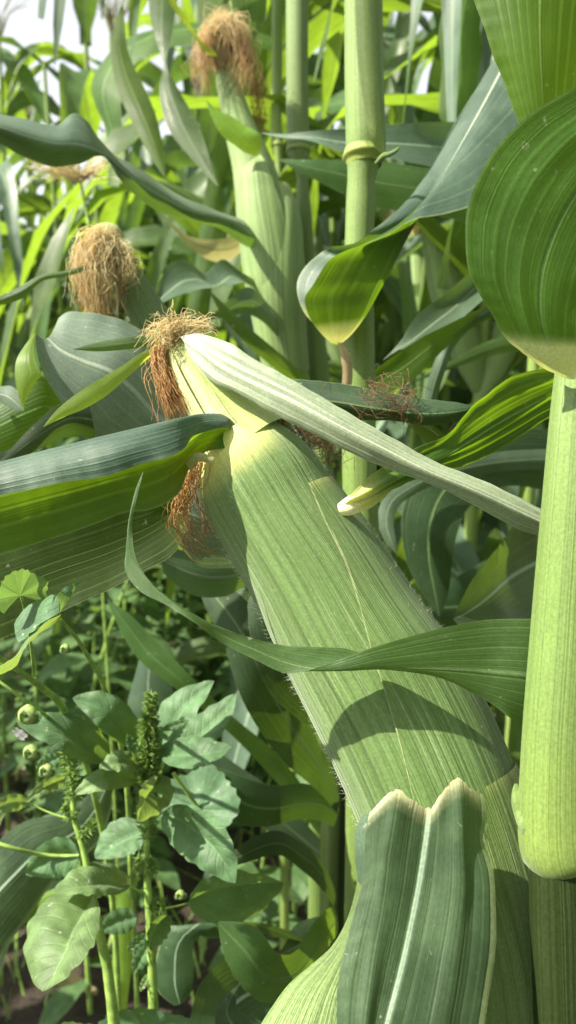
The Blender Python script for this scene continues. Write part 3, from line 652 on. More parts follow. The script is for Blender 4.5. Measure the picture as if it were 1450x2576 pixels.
# ---- second plant: stalk right of centre, trough-shaped leaf
pB = thing('corn_plant', base_under(P(905, 1350, .50)), 'corn plant with greyish green stalk right of centre and trough-shaped leaf around it', 'corn plant', 'corn plants close to the viewer')
stB = stalk('stalk', [(912, -200, .50, 46), (914, 0, .50, 48), (917, 250, .50, 49.5), (920, 370, .50, 50), (919, 395, .50, 49), (912, 420, .50, 38), (908, 500, .50, 37), (903, 640, .50, 36), (903, 800, .50, 38), (903, 1000, .50, 42), (904, 1180, .50, 43), (910, 1350, .50, 44), (914, 1800, .5, 44)], MAT['stalk_b'], pB, n=130, m=32, ridge=.010)
node_ring((917, 396, .50), 50, 44, 20, MAT['stalk_b'], stB, pale=.75)
sheet('sheath', [W([(893, -60, .474), (895, 60, .4735), (900, 150, .473), (912, 240, .473), (922, 300, .4735), (935, 350, .474), (950, 378, .476), (966, 388, .478)]), W([(945, -60, .478), (946, 60, .4775), (950, 150, .477), (955, 240, .4765), (960, 300, .477), (965, 350, .478), (968, 372, .479), (970, 386, .480)])], MAT['stalk_b'], stB, n=40, m=7, bulge=.06, pale=[(0, .0), (.7, .15), (1, .5)])
tube('ligule', W([(945, 412, .474), (955, 402, .472), (966, 392, .470), (980, 388, .468), (995, 380, .467), (1004, 372, .467)]), [R_(q, .47) for q in (3, 6, 7, 6, 5, 3)], MAT['stalk'], stB, n=22, m=12)
sheet('leaf', [W([(835, 864, .475), (800, 830, .462), (776, 792, .455), (767, 749, .450), (790, 714, .446), (835, 650, .443), (900, 622, .443), (960, 600, .445), (1045, 551, .45), (1105, 541, .455), (1170, 525, .46), (1260, 490, .465), (1400, 420, .475)]),
               W([(852, 868, .472), (880, 845, .465), (915, 800, .462), (950, 740, .462), (985, 680, .465), (1020, 610, .470), (1065, 530, .475), (1110, 450, .48), (1170, 345, .487), (1220, 255, .493), (1260, 180, .50), (1330, 40, .51)]),
               W([(835, 862, .482), (800, 825, .486), (765, 785, .488), (749, 740, .490), (750, 702, .492), (770, 670, .493), (803, 640, .495), (900, 606, .45), (985, 548, .47), (1045, 478, .485), (1095, 400, .495), (1150, 300, .505), (1235, 155, .515), (1310, 20, .525)])],
      MAT['leaf_shade'], pB, n=90, m=25, pale=[(0, .95), (.04, .85), (.075, .5), (.10, 0), (1, 0)], wave=.0010, wf=8, mat2=MAT['leaf_top'], split=.5, split_t=.50)
sheet('ligule', [W([(850, 862, .468), (858, 900, .468), (862, 940, .47), (860, 968, .472)]), W([(858, 862, .468), (880, 890, .468), (888, 930, .47), (886, 968, .472)])], MAT['leaf_straw'], pB, n=14, m=5, bulge=.2)
# ear of the second plant, behind the main ear on the left
earB = tube('ear', W([(278, 628, .470), (290, 650, .470), (325, 705, .472), (360, 770, .474), (410, 850, .476), (470, 950, .48), (560, 1080, .49), (700, 1230, .495), (880, 1400, .50)]), [R_(q, .475) for q in (10, 26, 40, 46, 54, 60, 60, 45, 20)], MAT['husk'], pB, n=60, m=32, pale=[(0, .2), (.1, 0), (1, 0)], lump=.01)
strands('silk', [(W([(285, 640, .47), (262, 600, .464), (225, 615, .458), (212, 690, .455), (222, 770, .455)]), 2), (W([(285, 640, .47), (260, 605, .462), (236, 650, .455), (238, 730, .453), (250, 800, .453)]), 2.4), (W([(290, 645, .47), (275, 610, .462), (262, 660, .455), (262, 740, .455), (285, 820, .458)]), 1.2), (W([(300, 650, .468), (318, 640, .462), (325, 690, .460), (318, 740, .462)]), .5)],
        MAT['silk_blond'], earB, 700, rad=.00017, seg=13, spread0=.0035, spread1=.0032, curl=.0045)
strands('silk', [(W([(262, 605, .465), (228, 640, .456), (222, 720, .454), (245, 800, .454), (285, 832, .456)]), 2), (W([(290, 640, .465), (300, 720, .460), (290, 780, .46), (300, 830, .46)]), .6)], MAT['silk'], earB, 130, rad=.00018, seg=12, spread0=.004, spread1=.003, curl=.004)
sheet('flag_leaf', [W([(255, 656, .452), (225, 664, .450), (170, 680, .446), (105, 692, .442), (60, 715, .44), (0, 745, .436), (-60, 775, .43)]), W([(252, 668, .452), (225, 678, .450), (170, 694, .446), (105, 708, .442), (65, 745, .44), (0, 772, .436), (-60, 800, .43)])], MAT['leaf'], earB, n=36, m=7, bulge=.25, wave=.0005)
sheet('flag_leaf', [W([(225, 600, .476), (228, 580, .475), (255, 562, .474), (290, 565, .474), (312, 598, .475)]), W([(232, 602, .470), (250, 595, .468), (270, 592, .467), (290, 596, .468), (308, 604, .471)])], MAT['husk_inner'], earB, n=20, m=7, bulge=.3, pale=[(0, .5), (1, .5)])
# broad blue leaf on the left and its relatives
sheet('leaf', [W([(640, 1000, .47), (500, 960, .45), (420, 880, .44), (330, 815, .432), (250, 792, .428), (205, 787, .426), (172, 786, .425), (148, 800, .424)]),
               W([(640, 1180, .46), (500, 1110, .436), (390, 1040, .425), (330, 975, .418), (280, 935, .414), (210, 908, .412), (160, 885, .412), (120, 850, .415)]),
               W([(640, 1300, .465), (500, 1260, .45), (380, 1180, .435), (290, 1130, .422), (222, 1104, .415), (200, 1068, .412), (150, 1004, .408), (108, 935, .407), (92, 880, .408), (90, 838, .41)])],
      MAT['leaf_pale'], pB, n=60, m=23, wave=.0022, wf=4, us=[0, .5, 1])
sheet('leaf', [W([(88, 838, .410), (62, 870, .404), (42, 905, .400), (38, 945, .398), (45, 985, .398), (58, 1030, .40), (60, 1034, .40)]), W([(92, 842, .410), (86, 880, .402), (95, 920, .398), (105, 940, .398), (88, 965, .398), (68, 1000, .399), (61, 1033, .40)])], MAT['leaf_bright'], pB, n=36, m=11, bulge=.14)
sheet('leaf', [W([(-60, 960, .43), (0, 972, .427), (30, 972, .424), (48, 990, .422), (60, 1030, .42)]), W([(-60, 1000, .43), (0, 1012, .427), (20, 1024, .424), (40, 1034, .422), (60, 1034, .42)])], MAT['leaf_blue'], pB, n=20, m=7, bulge=.1)
sheet('leaf', [W([(160, 1000, .45), (130, 960, .446), (100, 945, .442), (70, 960, .44), (0, 1010, .44), (-80, 1040, .44)]), W([(200, 1100, .45), (140, 1100, .446), (80, 1115, .442), (0, 1140, .44), (-80, 1170, .44)])], MAT['leaf_under'], pB, n=30, m=13, bulge=.1)
sheet('leaf', [W([(220, 1000, .40), (160, 1012, .395), (100, 1055, .385), (50, 1105, .378), (0, 1160, .37), (-60, 1220, .365)]), W([(240, 1110, .405), (200, 1095, .40), (140, 1110, .39), (80, 1140, .38), (0, 1190, .37), (-60, 1250, .365)])], MAT['leaf_dark'], pB, n=30, m=11, bulge=.14)
sheet('leaf', [W([(760, 1220, .47), (600, 1200, .44), (500, 1200, .425), (440, 1230, .415), (405, 1262, .41)]), W([(760, 1460, .47), (650, 1435, .445), (600, 1428, .432), (555, 1430, .424), (510, 1428, .418), (470, 1395, .413), (440, 1350, .41), (408, 1285, .41)])], MAT['leaf_pale'], pB, n=40, m=15, bulge=.10, wave=.0016, wf=8)
sheet('leaf', [W([(780, 1320, .52), (640, 1390, .50), (560, 1400, .485), (470, 1385, .475), (400, 1370, .47)]), W([(780, 1500, .52), (640, 1470, .50), (560, 1500, .485), (490, 1500, .478), (410, 1440, .472)])], MAT['leaf_blue'], pB, n=30, m=11, bulge=.1, wave=.002)

# ---- third plant: yellow-green stalk with the tall upright ear
pC = thing('corn_plant', base_under(P(800, 1000, .74)), 'corn plant with tall upright ear and bright yellow green stalk left of the grey stalk', 'corn plant', 'corn plants close to the viewer')
stC = stalk('stalk', [(744, -200, .74, 27), (747, 0, .74, 28), (748, 250, .74, 28), (750, 350, .74, 29), (750, 378, .74, 30), (756, 405, .74, 21), (764, 560, .74, 21.5), (775, 720, .74, 23), (795, 900, .74, 30), (806, 1100, .74, 30), (810, 1500, .74, 30)], MAT['stalk'], pC, n=110, m=28)
node_ring((751, 382, .74), 29, 24, 14, MAT['stalk'], stC, pale=.8)
earC = tube('ear', W([(561, 158, .715), (566, 185, .715), (584, 250, .714), (606, 330, .712), (636, 420, .71), (655, 500, .708), (672, 600, .706), (686, 700, .706), (700, 800, .71), (715, 900, .715), (745, 1000, .725), (790, 1120, .738)]), [R_(q, .71) for q in (14, 23, 32, 41, 52, 62, 68, 67, 61, 55, 44, 22)], MAT['husk_far'], pC, n=80, m=40, lump=.008)
cE = W([(640, 398, .709), (648, 430, .708), (658, 500, .707), (674, 600, .705), (688, 700, .705), (700, 800, .709), (715, 900, .714), (745, 1000, .724)]); rE = np.array([R_(q, .71) for q in (28, 50, 63, 71, 70, 63, 56, 45)])
shell('husk_leaf', cE, rE, MAT['husk_far'], earC, [D(-125), D(-118), D(-110), D(-105), D(-100)], [D(20), D(40), D(50), D(55), D(60)], .0008, n=50, m=30, edge=.0006, pale=[(0, .3), (.06, 0), (1, 0)], lump=.008)
shell('husk_leaf', W([(700, 470, .706), (706, 540, .705), (700, 640, .704), (700, 740, .705), (708, 840, .71), (725, 940, .716)]), np.array([R_(q, .71) for q in (24, 44, 62, 66, 60, 52)]), MAT['husk_far'], earC, [D(-8), D(-25), D(-35), D(-40)], [D(70), D(100), D(120), D(130)], .0014, n=40, m=24, edge=.0005, pale=[(0, .25), (.1, 0), (1, 0)])
strands('silk', [(W([(561, 165, .715), (545, 100, .706), (560, 62, .70), (600, 90, .695), (625, 150, .693), (628, 220, .695)]), 2), (W([(561, 165, .715), (555, 95, .71), (530, 90, .70), (512, 150, .695), (515, 215, .695), (530, 250, .70)]), 2), (W([(561, 165, .715), (580, 90, .71), (610, 120, .70), (620, 190, .695), (600, 240, .70)]), 1.5)], MAT['silk_tan'], earC, 380, rad=.00024, seg=12, spread0=.004, spread1=.0045, curl=.007)
strands('silk', [(W([(561, 165, .71), (540, 90, .70), (560, 60, .695), (590, 80, .69), (600, 120, .69)]), 1)], MAT['silk_blond'], earC, 520, rad=.00026, seg=10, spread0=.004, spread1=.004, curl=.007)
strands('silk', [(W([(640, 200, .72), (648, 250, .722), (652, 300, .724), (660, 345, .725)]), 1)], MAT['silk'], earC, 50, rad=.0003, seg=10, spread0=.005, spread1=.003, curl=.006)
sheet('flag_leaf', [W([(420, -60, .66), (440, 0, .668), (470, 45, .675), (505, 100, .685), (540, 128, .69), (548, 142, .692)]), W([(400, -60, .66), (422, 0, .668), (455, 48, .675), (492, 95, .685), (515, 135, .69), (545, 143, .692)])], MAT['leaf_bright'], earC, n=30, m=7, bulge=.1)
sheet('flag_leaf', [W([(520, 252, .67), (545, 272, .672), (590, 292, .675), (625, 318, .678), (650, 342, .68), (656, 370, .684), (645, 392, .687)]), W([(519, 253, .67), (535, 300, .672), (560, 342, .675), (590, 365, .678), (615, 382, .682), (640, 392, .687)])], MAT['leaf_bright'], earC, n=34, m=11, bulge=.12, wave=.0015, wf=4)
sheet('flag_leaf', [W([(665, 395, .70), (648, 385, .70), (640, 390, .70), (655, 400, .695)]), W([(672, 415, .70), (655, 402, .697), (645, 402, .697), (652, 410, .695)])], MAT['cut'], earC, n=10, m=5)
# arching leaf to the left
sheet('leaf', [W([(760, 640, .735), (660, 590, .70), (600, 548, .675), (560, 538, .66), (475, 500, .635), (425, 466, .62), (350, 420, .60), (280, 385, .585), (245, 348, .575), (220, 310, .57), (190, 287, .565), (145, 317, .56), (75, 302, .55), (0, 286, .54), (-90, 270, .53)]),
               W([(760, 660, .73), (660, 610, .69), (600, 565, .66), (560, 550, .645), (475, 528, .618), (400, 490, .60), (330, 445, .58), (268, 392, .565), (230, 372, .555), (190, 362, .548), (145, 362, .54), (75, 345, .53), (0, 320, .52), (-90, 300, .51)]),
               W([(770, 690, .735), (670, 640, .70), (605, 612, .675), (560, 580, .66), (475, 553, .632), (400, 530, .615), (350, 496, .60), (300, 450, .585), (262, 394, .575), (190, 412, .562), (130, 417, .555), (50, 390, .545), (0, 362, .535), (-90, 330, .525)])],
      MAT['leaf_blue'], pC, n=80, m=19, wave=.0015, wf=6)
sheet('leaf', [W([(530, 733, .60), (570, 770, .605), (625, 822, .615), (700, 885, .63), (775, 952, .65), (820, 1010, .70)]), W([(528, 736, .60), (560, 795, .605), (605, 850, .615), (670, 910, .63), (740, 965, .65), (800, 1030, .70)])], MAT['leaf'], pC, n=30, m=7, bulge=.18)
# blue curled leaf between the ears
sheet('leaf', [W([(700, 800, .70), (620, 712, .66), (580, 718, .645), (530, 720, .632), (480, 730, .62), (420, 760, .61), (385, 790, .60)]), W([(700, 720, .71), (610, 690, .68), (560, 655, .67), (510, 690, .66), (475, 656, .65), (440, 658, .64), (400, 710, .625), (378, 755, .61)])], MAT['leaf_blue'], pC, n=40, m=13, bulge=-.15, wave=.003, wf=3)
sheet('leaf', [W([(700, 820, .69), (620, 722, .65), (570, 760, .635), (520, 792, .625), (470, 795, .618), (425, 780, .612)]), W([(700, 850, .69), (610, 790, .65), (560, 800, .64), (510, 805, .632), (460, 800, .626), (422, 786, .62)])], MAT['leaf_blue'], pC, n=30, m=11, bulge=.12)

# ---- fourth plant: thin stalk behind the tall ear, leaves hanging into the left half
pD = thing('corn_plant', base_under(P(705, 700, 1.02)), 'thin corn stalk half hidden behind the yellow green stalk, long leaves hanging left', 'corn plant', 'corn plants close to the viewer')
stD = stalk('stalk', [(697, -260, 1.02, 13), (698, 0, 1.02, 13.5), (697, 200, 1.02, 14), (696, 340, 1.02, 15), (698, 365, 1.02, 16), (700, 390, 1.02, 12), (706, 700, 1.02, 13), (715, 1100, 1.02, 14)], MAT['stalk_far'], pD, n=70, m=18)
node_ring((698, 368, 1.02), 15.5, 12, 9, MAT['stalk_far'], stD, pale=.6)
sheet('leaf', [W([(690, -200, 1.0), (520, -170, .96), (380, -120, .92), (312, 0, .88), (290, 60, .86), (281, 100, .85), (280, 150, .84), (295, 225, .83), (320, 282, .82), (350, 340, .81), (380, 395, .80), (414, 447, .79)]), W([(690, -170, 1.0), (520, -130, .96), (400, -80, .92), (310, 10, .88), (315, 60, .86), (320, 120, .85), (340, 176, .84), (370, 236, .83), (395, 296, .82), (410, 362, .81), (416, 410, .80), (416, 446, .79)])], MAT['leaf_under'], pD, n=50, m=11, bulge=.08, wave=.0015)
sheet('leaf', [W([(690, -150, 1.0), (600, -190, .96), (450, -150, .92), (378, -40, .89), (378, 40, .87), (395, 110, .86), (414, 166, .85), (402, 212, .84), (407, 270, .83), (425, 326, .82), (470, 386, .81), (520, 441, .80), (548, 468, .79)]), W([(690, -120, 1.0), (600, -150, .96), (480, -110, .92), (448, -20, .89), (440, 50, .87), (428, 110, .86), (418, 164, .85), (446, 216, .84), (480, 276, .83), (506, 331, .82), (522, 380, .81), (540, 440, .80), (549, 467, .79)])], MAT['leaf'], pD, n=56, m=11, bulge=.06, wave=.0015)
sheet('leaf', [W([(690, -250, 1.02), (620, -260, 1.0), (520, -180, .99), (492, -60, .98), (495, 20, .97), (500, 60, .965), (530, 90, .96), (580, 115, .955), (612, 125, .95)]), W([(690, -220, 1.02), (680, -230, 1.0), (660, -150, .99), (668, -60, .98), (672, 0, .97), (668, 45, .965), (650, 85, .96), (632, 110, .955), (614, 126, .95)])], MAT['leaf_under'], pD, n=40, m=13, bulge=.06, wave=.002)
sheet('leaf', [W([(700, 100, 1.03), (560, 60, 1.05), (420, 60, 1.08), (300, 110, 1.1), (230, 200, 1.1), (265, 330, 1.08), (270, 470, 1.06)]), W([(700, 130, 1.03), (560, 110, 1.03), (430, 120, 1.04), (330, 180, 1.05), (305, 260, 1.05), (315, 350, 1.05), (300, 470, 1.04)])], MAT['leaf_under'], pD, n=40, m=9, bulge=.06, wave=.003)
sheet('leaf', [W([(700, 500, 1.0), (640, 560, .95), (560, 600, .9), (470, 590, .86), (400, 530, .84)]), W([(700, 530, 1.0), (640, 600, .95), (560, 660, .9), (500, 640, .86), (400, 532, .84)])], MAT['leaf_yellow'], pD, n=30, m=9, bulge=.08)

# ---- fifth plant: out of frame on the right, its leaves fill the gap behind the right stalk
pG = thing('corn_plant', base_under(P(1590, 1000, .70)), 'corn plant beyond the right edge whose leaves cross the gap behind the thick stalk', 'corn plant', 'corn plants close to the viewer')
stalk('stalk', [(1590, -300, .70, 30), (1590, 300, .70, 31), (1595, 800, .70, 32), (1598, 1400, .70, 32)], MAT['stalk_far'], pG, n=40, m=18)
def gl(Lr, Rr, mat, **kw):
    sheet('leaf', [W(Lr), W(Rr)], MAT[mat], pG, **kw)
gl([(1590, 340, .70), (1300, 300, .66), (1140, 306, .63), (965, 315, .61), (870, 325, .60), (780, 331, .60), (720, 336, .605), (660, 334, .61)], [(1590, 440, .70), (1300, 430, .655), (1140, 425, .625), (1000, 398, .605), (865, 384, .595), (780, 356, .597), (720, 350, .603), (660, 336, .61)], 'leaf_blue', n=50, m=11, bulge=-.1, wave=.002)
gl([(1590, 420, .72), (1300, 400, .69), (1080, 425, .67), (940, 405, .66), (780, 402, .65), (700, 400, .65)], [(1590, 600, .72), (1300, 590, .69), (1080, 540, .67), (940, 520, .66), (780, 445, .65), (700, 402, .65)], 'leaf', n=40, m=11, bulge=.08, wave=.002)
gl([(1590, 500, .66), (1400, 560, .62), (1226, 645, .58), (1125, 735, .56), (1045, 800, .55), (1000, 868, .545), (965, 905, .545)], [(1590, 600, .66), (1400, 660, .61), (1240, 740, .57), (1150, 810, .55), (1060, 865, .54), (1000, 880, .54), (965, 906, .545)], 'leaf_blue', n=44, m=11, bulge=-.2, wave=.002)
gl([(1590, 640, .64), (1400, 700, .59), (1226, 768, .55), (1130, 815, .535), (1060, 850, .53), (990, 895, .53), (942, 932, .53)], [(1590, 700, .64), (1400, 760, .59), (1240, 800, .55), (1150, 850, .535), (1075, 915, .53), (1030, 960, .53), (945, 1000, .53)], 'leaf_under', n=40, m=11, bulge=-.1, wave=.0015)
gl([(1590, 760, .62), (1400, 740, .58), (1230, 776, .55), (1170, 800, .545), (1120, 850, .54), (1090, 920, .54), (1066, 1000, .545), (1060, 1060, .55)], [(1590, 790, .62), (1400, 770, .58), (1232, 790, .55), (1180, 830, .545), (1140, 880, .54), (1115, 950, .54), (1098, 1010, .545), (1085, 1080, .55)], 'leaf_blue', n=40, m=9, bulge=.2)
gl([(1590, 820, .68), (1400, 830, .66), (1250, 850, .64), (1120, 915, .62), (1040, 960, .61)], [(1590, 860, .68), (1400, 880, .66), (1260, 890, .64), (1130, 930, .62), (1040, 962, .61)], 'leaf', n=30, m=9, bulge=.1)
gl([(1598, 1250, .66), (1450, 1260, .60), (1340, 1290, .56), (1275, 1335, .53), (1235, 1392, .51), (1195, 1455, .50), (1165, 1505, .495), (1140, 1556, .495)], [(1598, 1500, .66), (1480, 1530, .60), (1400, 1560, .56), (1330, 1590, .53), (1280, 1600, .51), (1230, 1600, .50), (1180, 1590, .495), (1142, 1560, .495)], 'leaf_white', n=44, m=17, bulge=-.1, wave=.003)
gl([(1598, 1100, .70), (1400, 1080, .66), (1200, 1090, .62), (1060, 1180, .60), (1012, 1290, .59), (1020, 1400, .59), (1060, 1490, .59), (1105, 1552, .59)], [(1598, 1280, .70), (1400, 1240, .66), (1250, 1230, .62), (1170, 1290, .60), (1145, 1370, .59), (1138, 1430, .59), (1128, 1500, .59), (1107, 1552, .59)], 'leaf_dark', n=44, m=13, bulge=.06, wave=.002)
gl([(1598, 1150, .64), (1400, 1130, .62), (1180, 1150, .60), (1020, 1210, .58), (960, 1260, .57), (950, 1310, .565), (975, 1370, .56), (996, 1392, .56)], [(1598, 1200, .64), (1400, 1180, .62), (1180, 1200, .60), (1050, 1240, .58), (1000, 1280, .57), (990, 1320, .565), (998, 1370, .56), (998, 1392, .56)], 'leaf_blue', n=40, m=9, bulge=.1)
gl([(1598, 1400, .75), (1400, 1380, .73), (1250, 1400, .71), (1150, 1450, .70), (1080, 1500, .69)], [(1598, 1700, .75), (1400, 1680, .73), (1250, 1640, .71), (1150, 1600, .70), (1080, 1560, .69)], 'leaf_dark', n=30, m=11, bulge=.1)
gl([(1590, -250, .95), (1400, -260, .93), (1220, -150, .91), (1130, -20, .90), (1105, 80, .90), (1112, 180, .90), (1105, 260, .90), (1108, 300, .90), (1140, 330, .90)], [(1590, -200, .95), (1450, -180, .93), (1300, -100, .91), (1215, 0, .90), (1208, 100, .90), (1205, 170, .90), (1195, 240, .90), (1180, 300, .90), (1142, 332, .90)], 'leaf_under', n=44, m=13, bulge=.12, wave=.003)

# ---- sixth plant: low leaves in the shade under the main ear
pH = thing('corn_plant', base_under(P(840, 2050, .62)), 'corn plant in the shade below the main ear with dark low leaves', 'corn plant', 'corn plants close to the viewer')
stalk('stalk', [(850, 1500, .66, 26), (845, 1800, .64, 30), (840, 2050, .62, 33), (838, 2300, .62, 34)], MAT['stalk_dark'], pH, n=40, m=18)  # this stalk and the dark blades have shade put into their colour
def hl(Lr, Rr, mat, **kw):
    sheet('leaf', [W(Lr), W(Rr)], MAT[mat], pH, **kw)
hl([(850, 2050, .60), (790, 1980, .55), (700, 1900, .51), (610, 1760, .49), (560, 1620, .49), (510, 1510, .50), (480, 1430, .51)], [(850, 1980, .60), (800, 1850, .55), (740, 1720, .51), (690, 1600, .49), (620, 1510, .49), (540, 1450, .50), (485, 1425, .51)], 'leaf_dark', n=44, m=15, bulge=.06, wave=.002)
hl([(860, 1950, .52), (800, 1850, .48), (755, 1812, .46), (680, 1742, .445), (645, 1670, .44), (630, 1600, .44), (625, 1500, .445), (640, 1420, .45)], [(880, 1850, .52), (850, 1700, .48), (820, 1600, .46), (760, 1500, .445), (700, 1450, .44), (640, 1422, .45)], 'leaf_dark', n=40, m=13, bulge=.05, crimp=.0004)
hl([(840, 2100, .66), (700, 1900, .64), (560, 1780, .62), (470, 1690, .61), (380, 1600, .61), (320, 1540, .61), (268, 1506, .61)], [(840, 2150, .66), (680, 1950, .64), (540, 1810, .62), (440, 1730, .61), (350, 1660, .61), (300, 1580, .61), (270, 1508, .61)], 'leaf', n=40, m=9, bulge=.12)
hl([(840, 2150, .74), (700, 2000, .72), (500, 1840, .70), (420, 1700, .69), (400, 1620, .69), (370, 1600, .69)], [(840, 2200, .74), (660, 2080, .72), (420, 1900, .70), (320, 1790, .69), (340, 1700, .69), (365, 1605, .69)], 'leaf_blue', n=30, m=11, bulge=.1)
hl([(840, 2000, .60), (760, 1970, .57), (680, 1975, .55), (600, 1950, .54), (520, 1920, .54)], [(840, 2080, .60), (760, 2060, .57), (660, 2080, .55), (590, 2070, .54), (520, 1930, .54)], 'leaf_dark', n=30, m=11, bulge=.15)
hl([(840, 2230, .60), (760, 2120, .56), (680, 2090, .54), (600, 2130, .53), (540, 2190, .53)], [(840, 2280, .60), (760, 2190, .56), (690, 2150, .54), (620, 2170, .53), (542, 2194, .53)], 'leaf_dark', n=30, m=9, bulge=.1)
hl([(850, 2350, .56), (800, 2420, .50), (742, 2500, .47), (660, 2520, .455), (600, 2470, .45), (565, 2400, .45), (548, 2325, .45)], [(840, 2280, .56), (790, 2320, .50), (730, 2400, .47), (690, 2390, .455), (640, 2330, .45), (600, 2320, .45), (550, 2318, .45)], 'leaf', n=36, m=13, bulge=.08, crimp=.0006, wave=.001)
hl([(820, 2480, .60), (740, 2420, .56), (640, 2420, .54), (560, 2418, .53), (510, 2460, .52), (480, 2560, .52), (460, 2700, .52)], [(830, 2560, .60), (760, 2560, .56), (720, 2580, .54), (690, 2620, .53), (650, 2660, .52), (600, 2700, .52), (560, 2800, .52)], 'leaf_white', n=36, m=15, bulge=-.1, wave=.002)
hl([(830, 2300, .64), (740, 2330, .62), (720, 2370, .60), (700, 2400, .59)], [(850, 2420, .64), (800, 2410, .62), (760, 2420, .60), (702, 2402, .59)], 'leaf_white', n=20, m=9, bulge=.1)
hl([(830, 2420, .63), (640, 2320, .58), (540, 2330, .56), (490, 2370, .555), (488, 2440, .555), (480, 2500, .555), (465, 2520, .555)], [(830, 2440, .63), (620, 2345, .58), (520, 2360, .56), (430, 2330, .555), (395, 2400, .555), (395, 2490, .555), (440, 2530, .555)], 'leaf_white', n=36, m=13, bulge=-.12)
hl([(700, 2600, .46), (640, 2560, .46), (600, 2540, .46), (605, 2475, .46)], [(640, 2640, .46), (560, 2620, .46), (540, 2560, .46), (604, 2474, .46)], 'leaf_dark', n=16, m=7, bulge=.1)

# ------------------------------------------------------------------ weeds in the lower left
def ovate(t, p=.60, q=.85):
    f = np.maximum(t, 0) ** p * np.maximum(1 - t, 0) ** q
    tm = p / (p + q)
    return f / (tm ** p * (1 - tm) ** q)
def broad_leaf(name, base, tip, width, mat, parent, bend=(0, 0, 0), fold=.12, tilt=0.0, n=26, m=11, holes=None, p=.60, q=.85, wave=.0006):
    """ovate leaf: base and tip as (x, y, d), width in picture units, tilt = depth difference across it"""
    b = np.array(base, float); e = np.array(tip, float); md = (b + e) / 2 + np.array(bend, float)
    t = np.linspace(0, 1, n)
    c = hermite(np.array([0, .5, 1.0]), np.stack([b, md, e]), t)
    tg = nrm(np.gradient(c[:, :2], axis=0)); sd = np.stack([-tg[:, 1], tg[:, 0]], -1)
    w = ovate(t, p, q) * width / 2
    w = w * (1 + .03 * np.sin(t * 40 + rng.uniform(0, 6)))
    Lp = np.concatenate([c[:, :2] - sd * w[:, None], (c[:, 2] - tilt * w / max(width / 2, 1))[:, None]], 1)
    Rp = np.concatenate([c[:, :2] + sd * w[:, None], (c[:, 2] + tilt * w / max(width / 2, 1))[:, None]], 1)
    Cw = W(c); Lw = W(Lp); Rw = W(Rp)
    nn = nrm(np.cross(np.gradient(Cw, axis=0), Rw - Lw)); sg = np.sign(np.sum(nn * (CAM - Cw), 1))[:, None]
    Cw = Cw - nn * sg * fold * np.linalg.norm(Rw - Lw, axis=1)[:, None]
    u = np.linspace(0, 1, m)
    V = np.where((u < .5)[None, :, None], Lw[:, None] + (Cw - Lw)[:, None] * (u * 2)[None, :, None], Cw[:, None] + (Rw - Cw)[:, None] * (u * 2 - 1)[None, :, None])
    # tissue swells between the side veins
    arch = np.sin(np.abs(u * 2 - 1) * math.pi)
    V = V + (nn * sg)[:, None] * (arch[None, :] * (.06 * np.linalg.norm(Rw - Lw, axis=1)[:, None]))[..., None]
    V = V + (nn * sg)[:, None] * (np.sin(t * 6.28 * 4.5)[:, None] * np.abs(u * 2 - 1)[None, :] * wave)[..., None]
    uv = np.stack([np.broadcast_to(u[None], (n, m)), np.broadcast_to(t[:, None], (n, m))], -1)
    F = grid_faces(n, m)
    if holes:
        ui = (F[:, 0] % m + .5) / (m - 1); vi = (F[:, 0] // m + .5) / (n - 1)
        keep = np.ones(len(F), bool)
        for (hu, hv, ru, rv) in holes: keep &= ((ui - hu) / ru) ** 2 + ((vi - hv) / rv) ** 2 > 1
        F = F[keep]
    return obj(name, V.reshape(-1, 3), F, MAT[mat], parent, uv.reshape(-1, 2), np.zeros(n * m))
def stem(name, pts, rad, parent, mat='weed_stem', n=24, m=10, ground=True):
    c = W(pts); rr = [R_(r, p[2]) for r, p in zip(rad, pts)]
    if ground:
        c = np.concatenate([c, np.array(down_to_ground(c[-1], 2))]); rr = rr + [rr[-1]] * 2
    return tube(name, c, rr, MAT[mat], parent, n=n, m=m)
def petiole(a, b, parent, r=3.0, name='petiole'):
    mid = tuple((np.array(a) + np.array(b)) / 2 + np.array([0, 6, 0]))
    return stem(name, [a, mid, b], [r * 1.2, r, r * .8], parent, n=8, m=6, ground=False)
def bract_spike(name, pts, rad, parent, count, size, mat='weed_spike'):
    """flower spike: a core set with many pointed bracts"""
    c = rail(W(pts), 60); d0 = pts[0][2]
    s = np.linspace(0, 1, len(rad)); V = []; F = []
    for k in range(count):
        t = rng.uniform(0, 1); i = int(t * 59)
        T = nrm(c[min(i + 1, 59)] - c[max(i - 1, 0)])
        a = nrm(np.cross(T, rng.normal(0, 1, 3))); r = R_(np.interp(t, s, rad), d0)
        p = c[i] + a * r * rng.uniform(.2, .8)
        d = nrm(a * 1.0 - T * rng.uniform(-.2, .7) + rng.normal(0, .25, 3)); L = size * rng.uniform(.6, 1.3)
        sx = nrm(np.cross(d, rng.normal(0, 1, 3))); sy = np.cross(d, sx); w = L * .12
        b = len(V)
        V += [p + sx * w, p - sx * .5 * w + sy * .87 * w, p - sx * .5 * w - sy * .87 * w, p + d * L]
        F += [(b, b + 1, b + 3), (b + 1, b + 2, b + 3), (b + 2, b, b + 3)]
    return obj(name, np.array(V), np.array(F), MAT[mat], parent, None, np.zeros(len(V)), smooth=False)

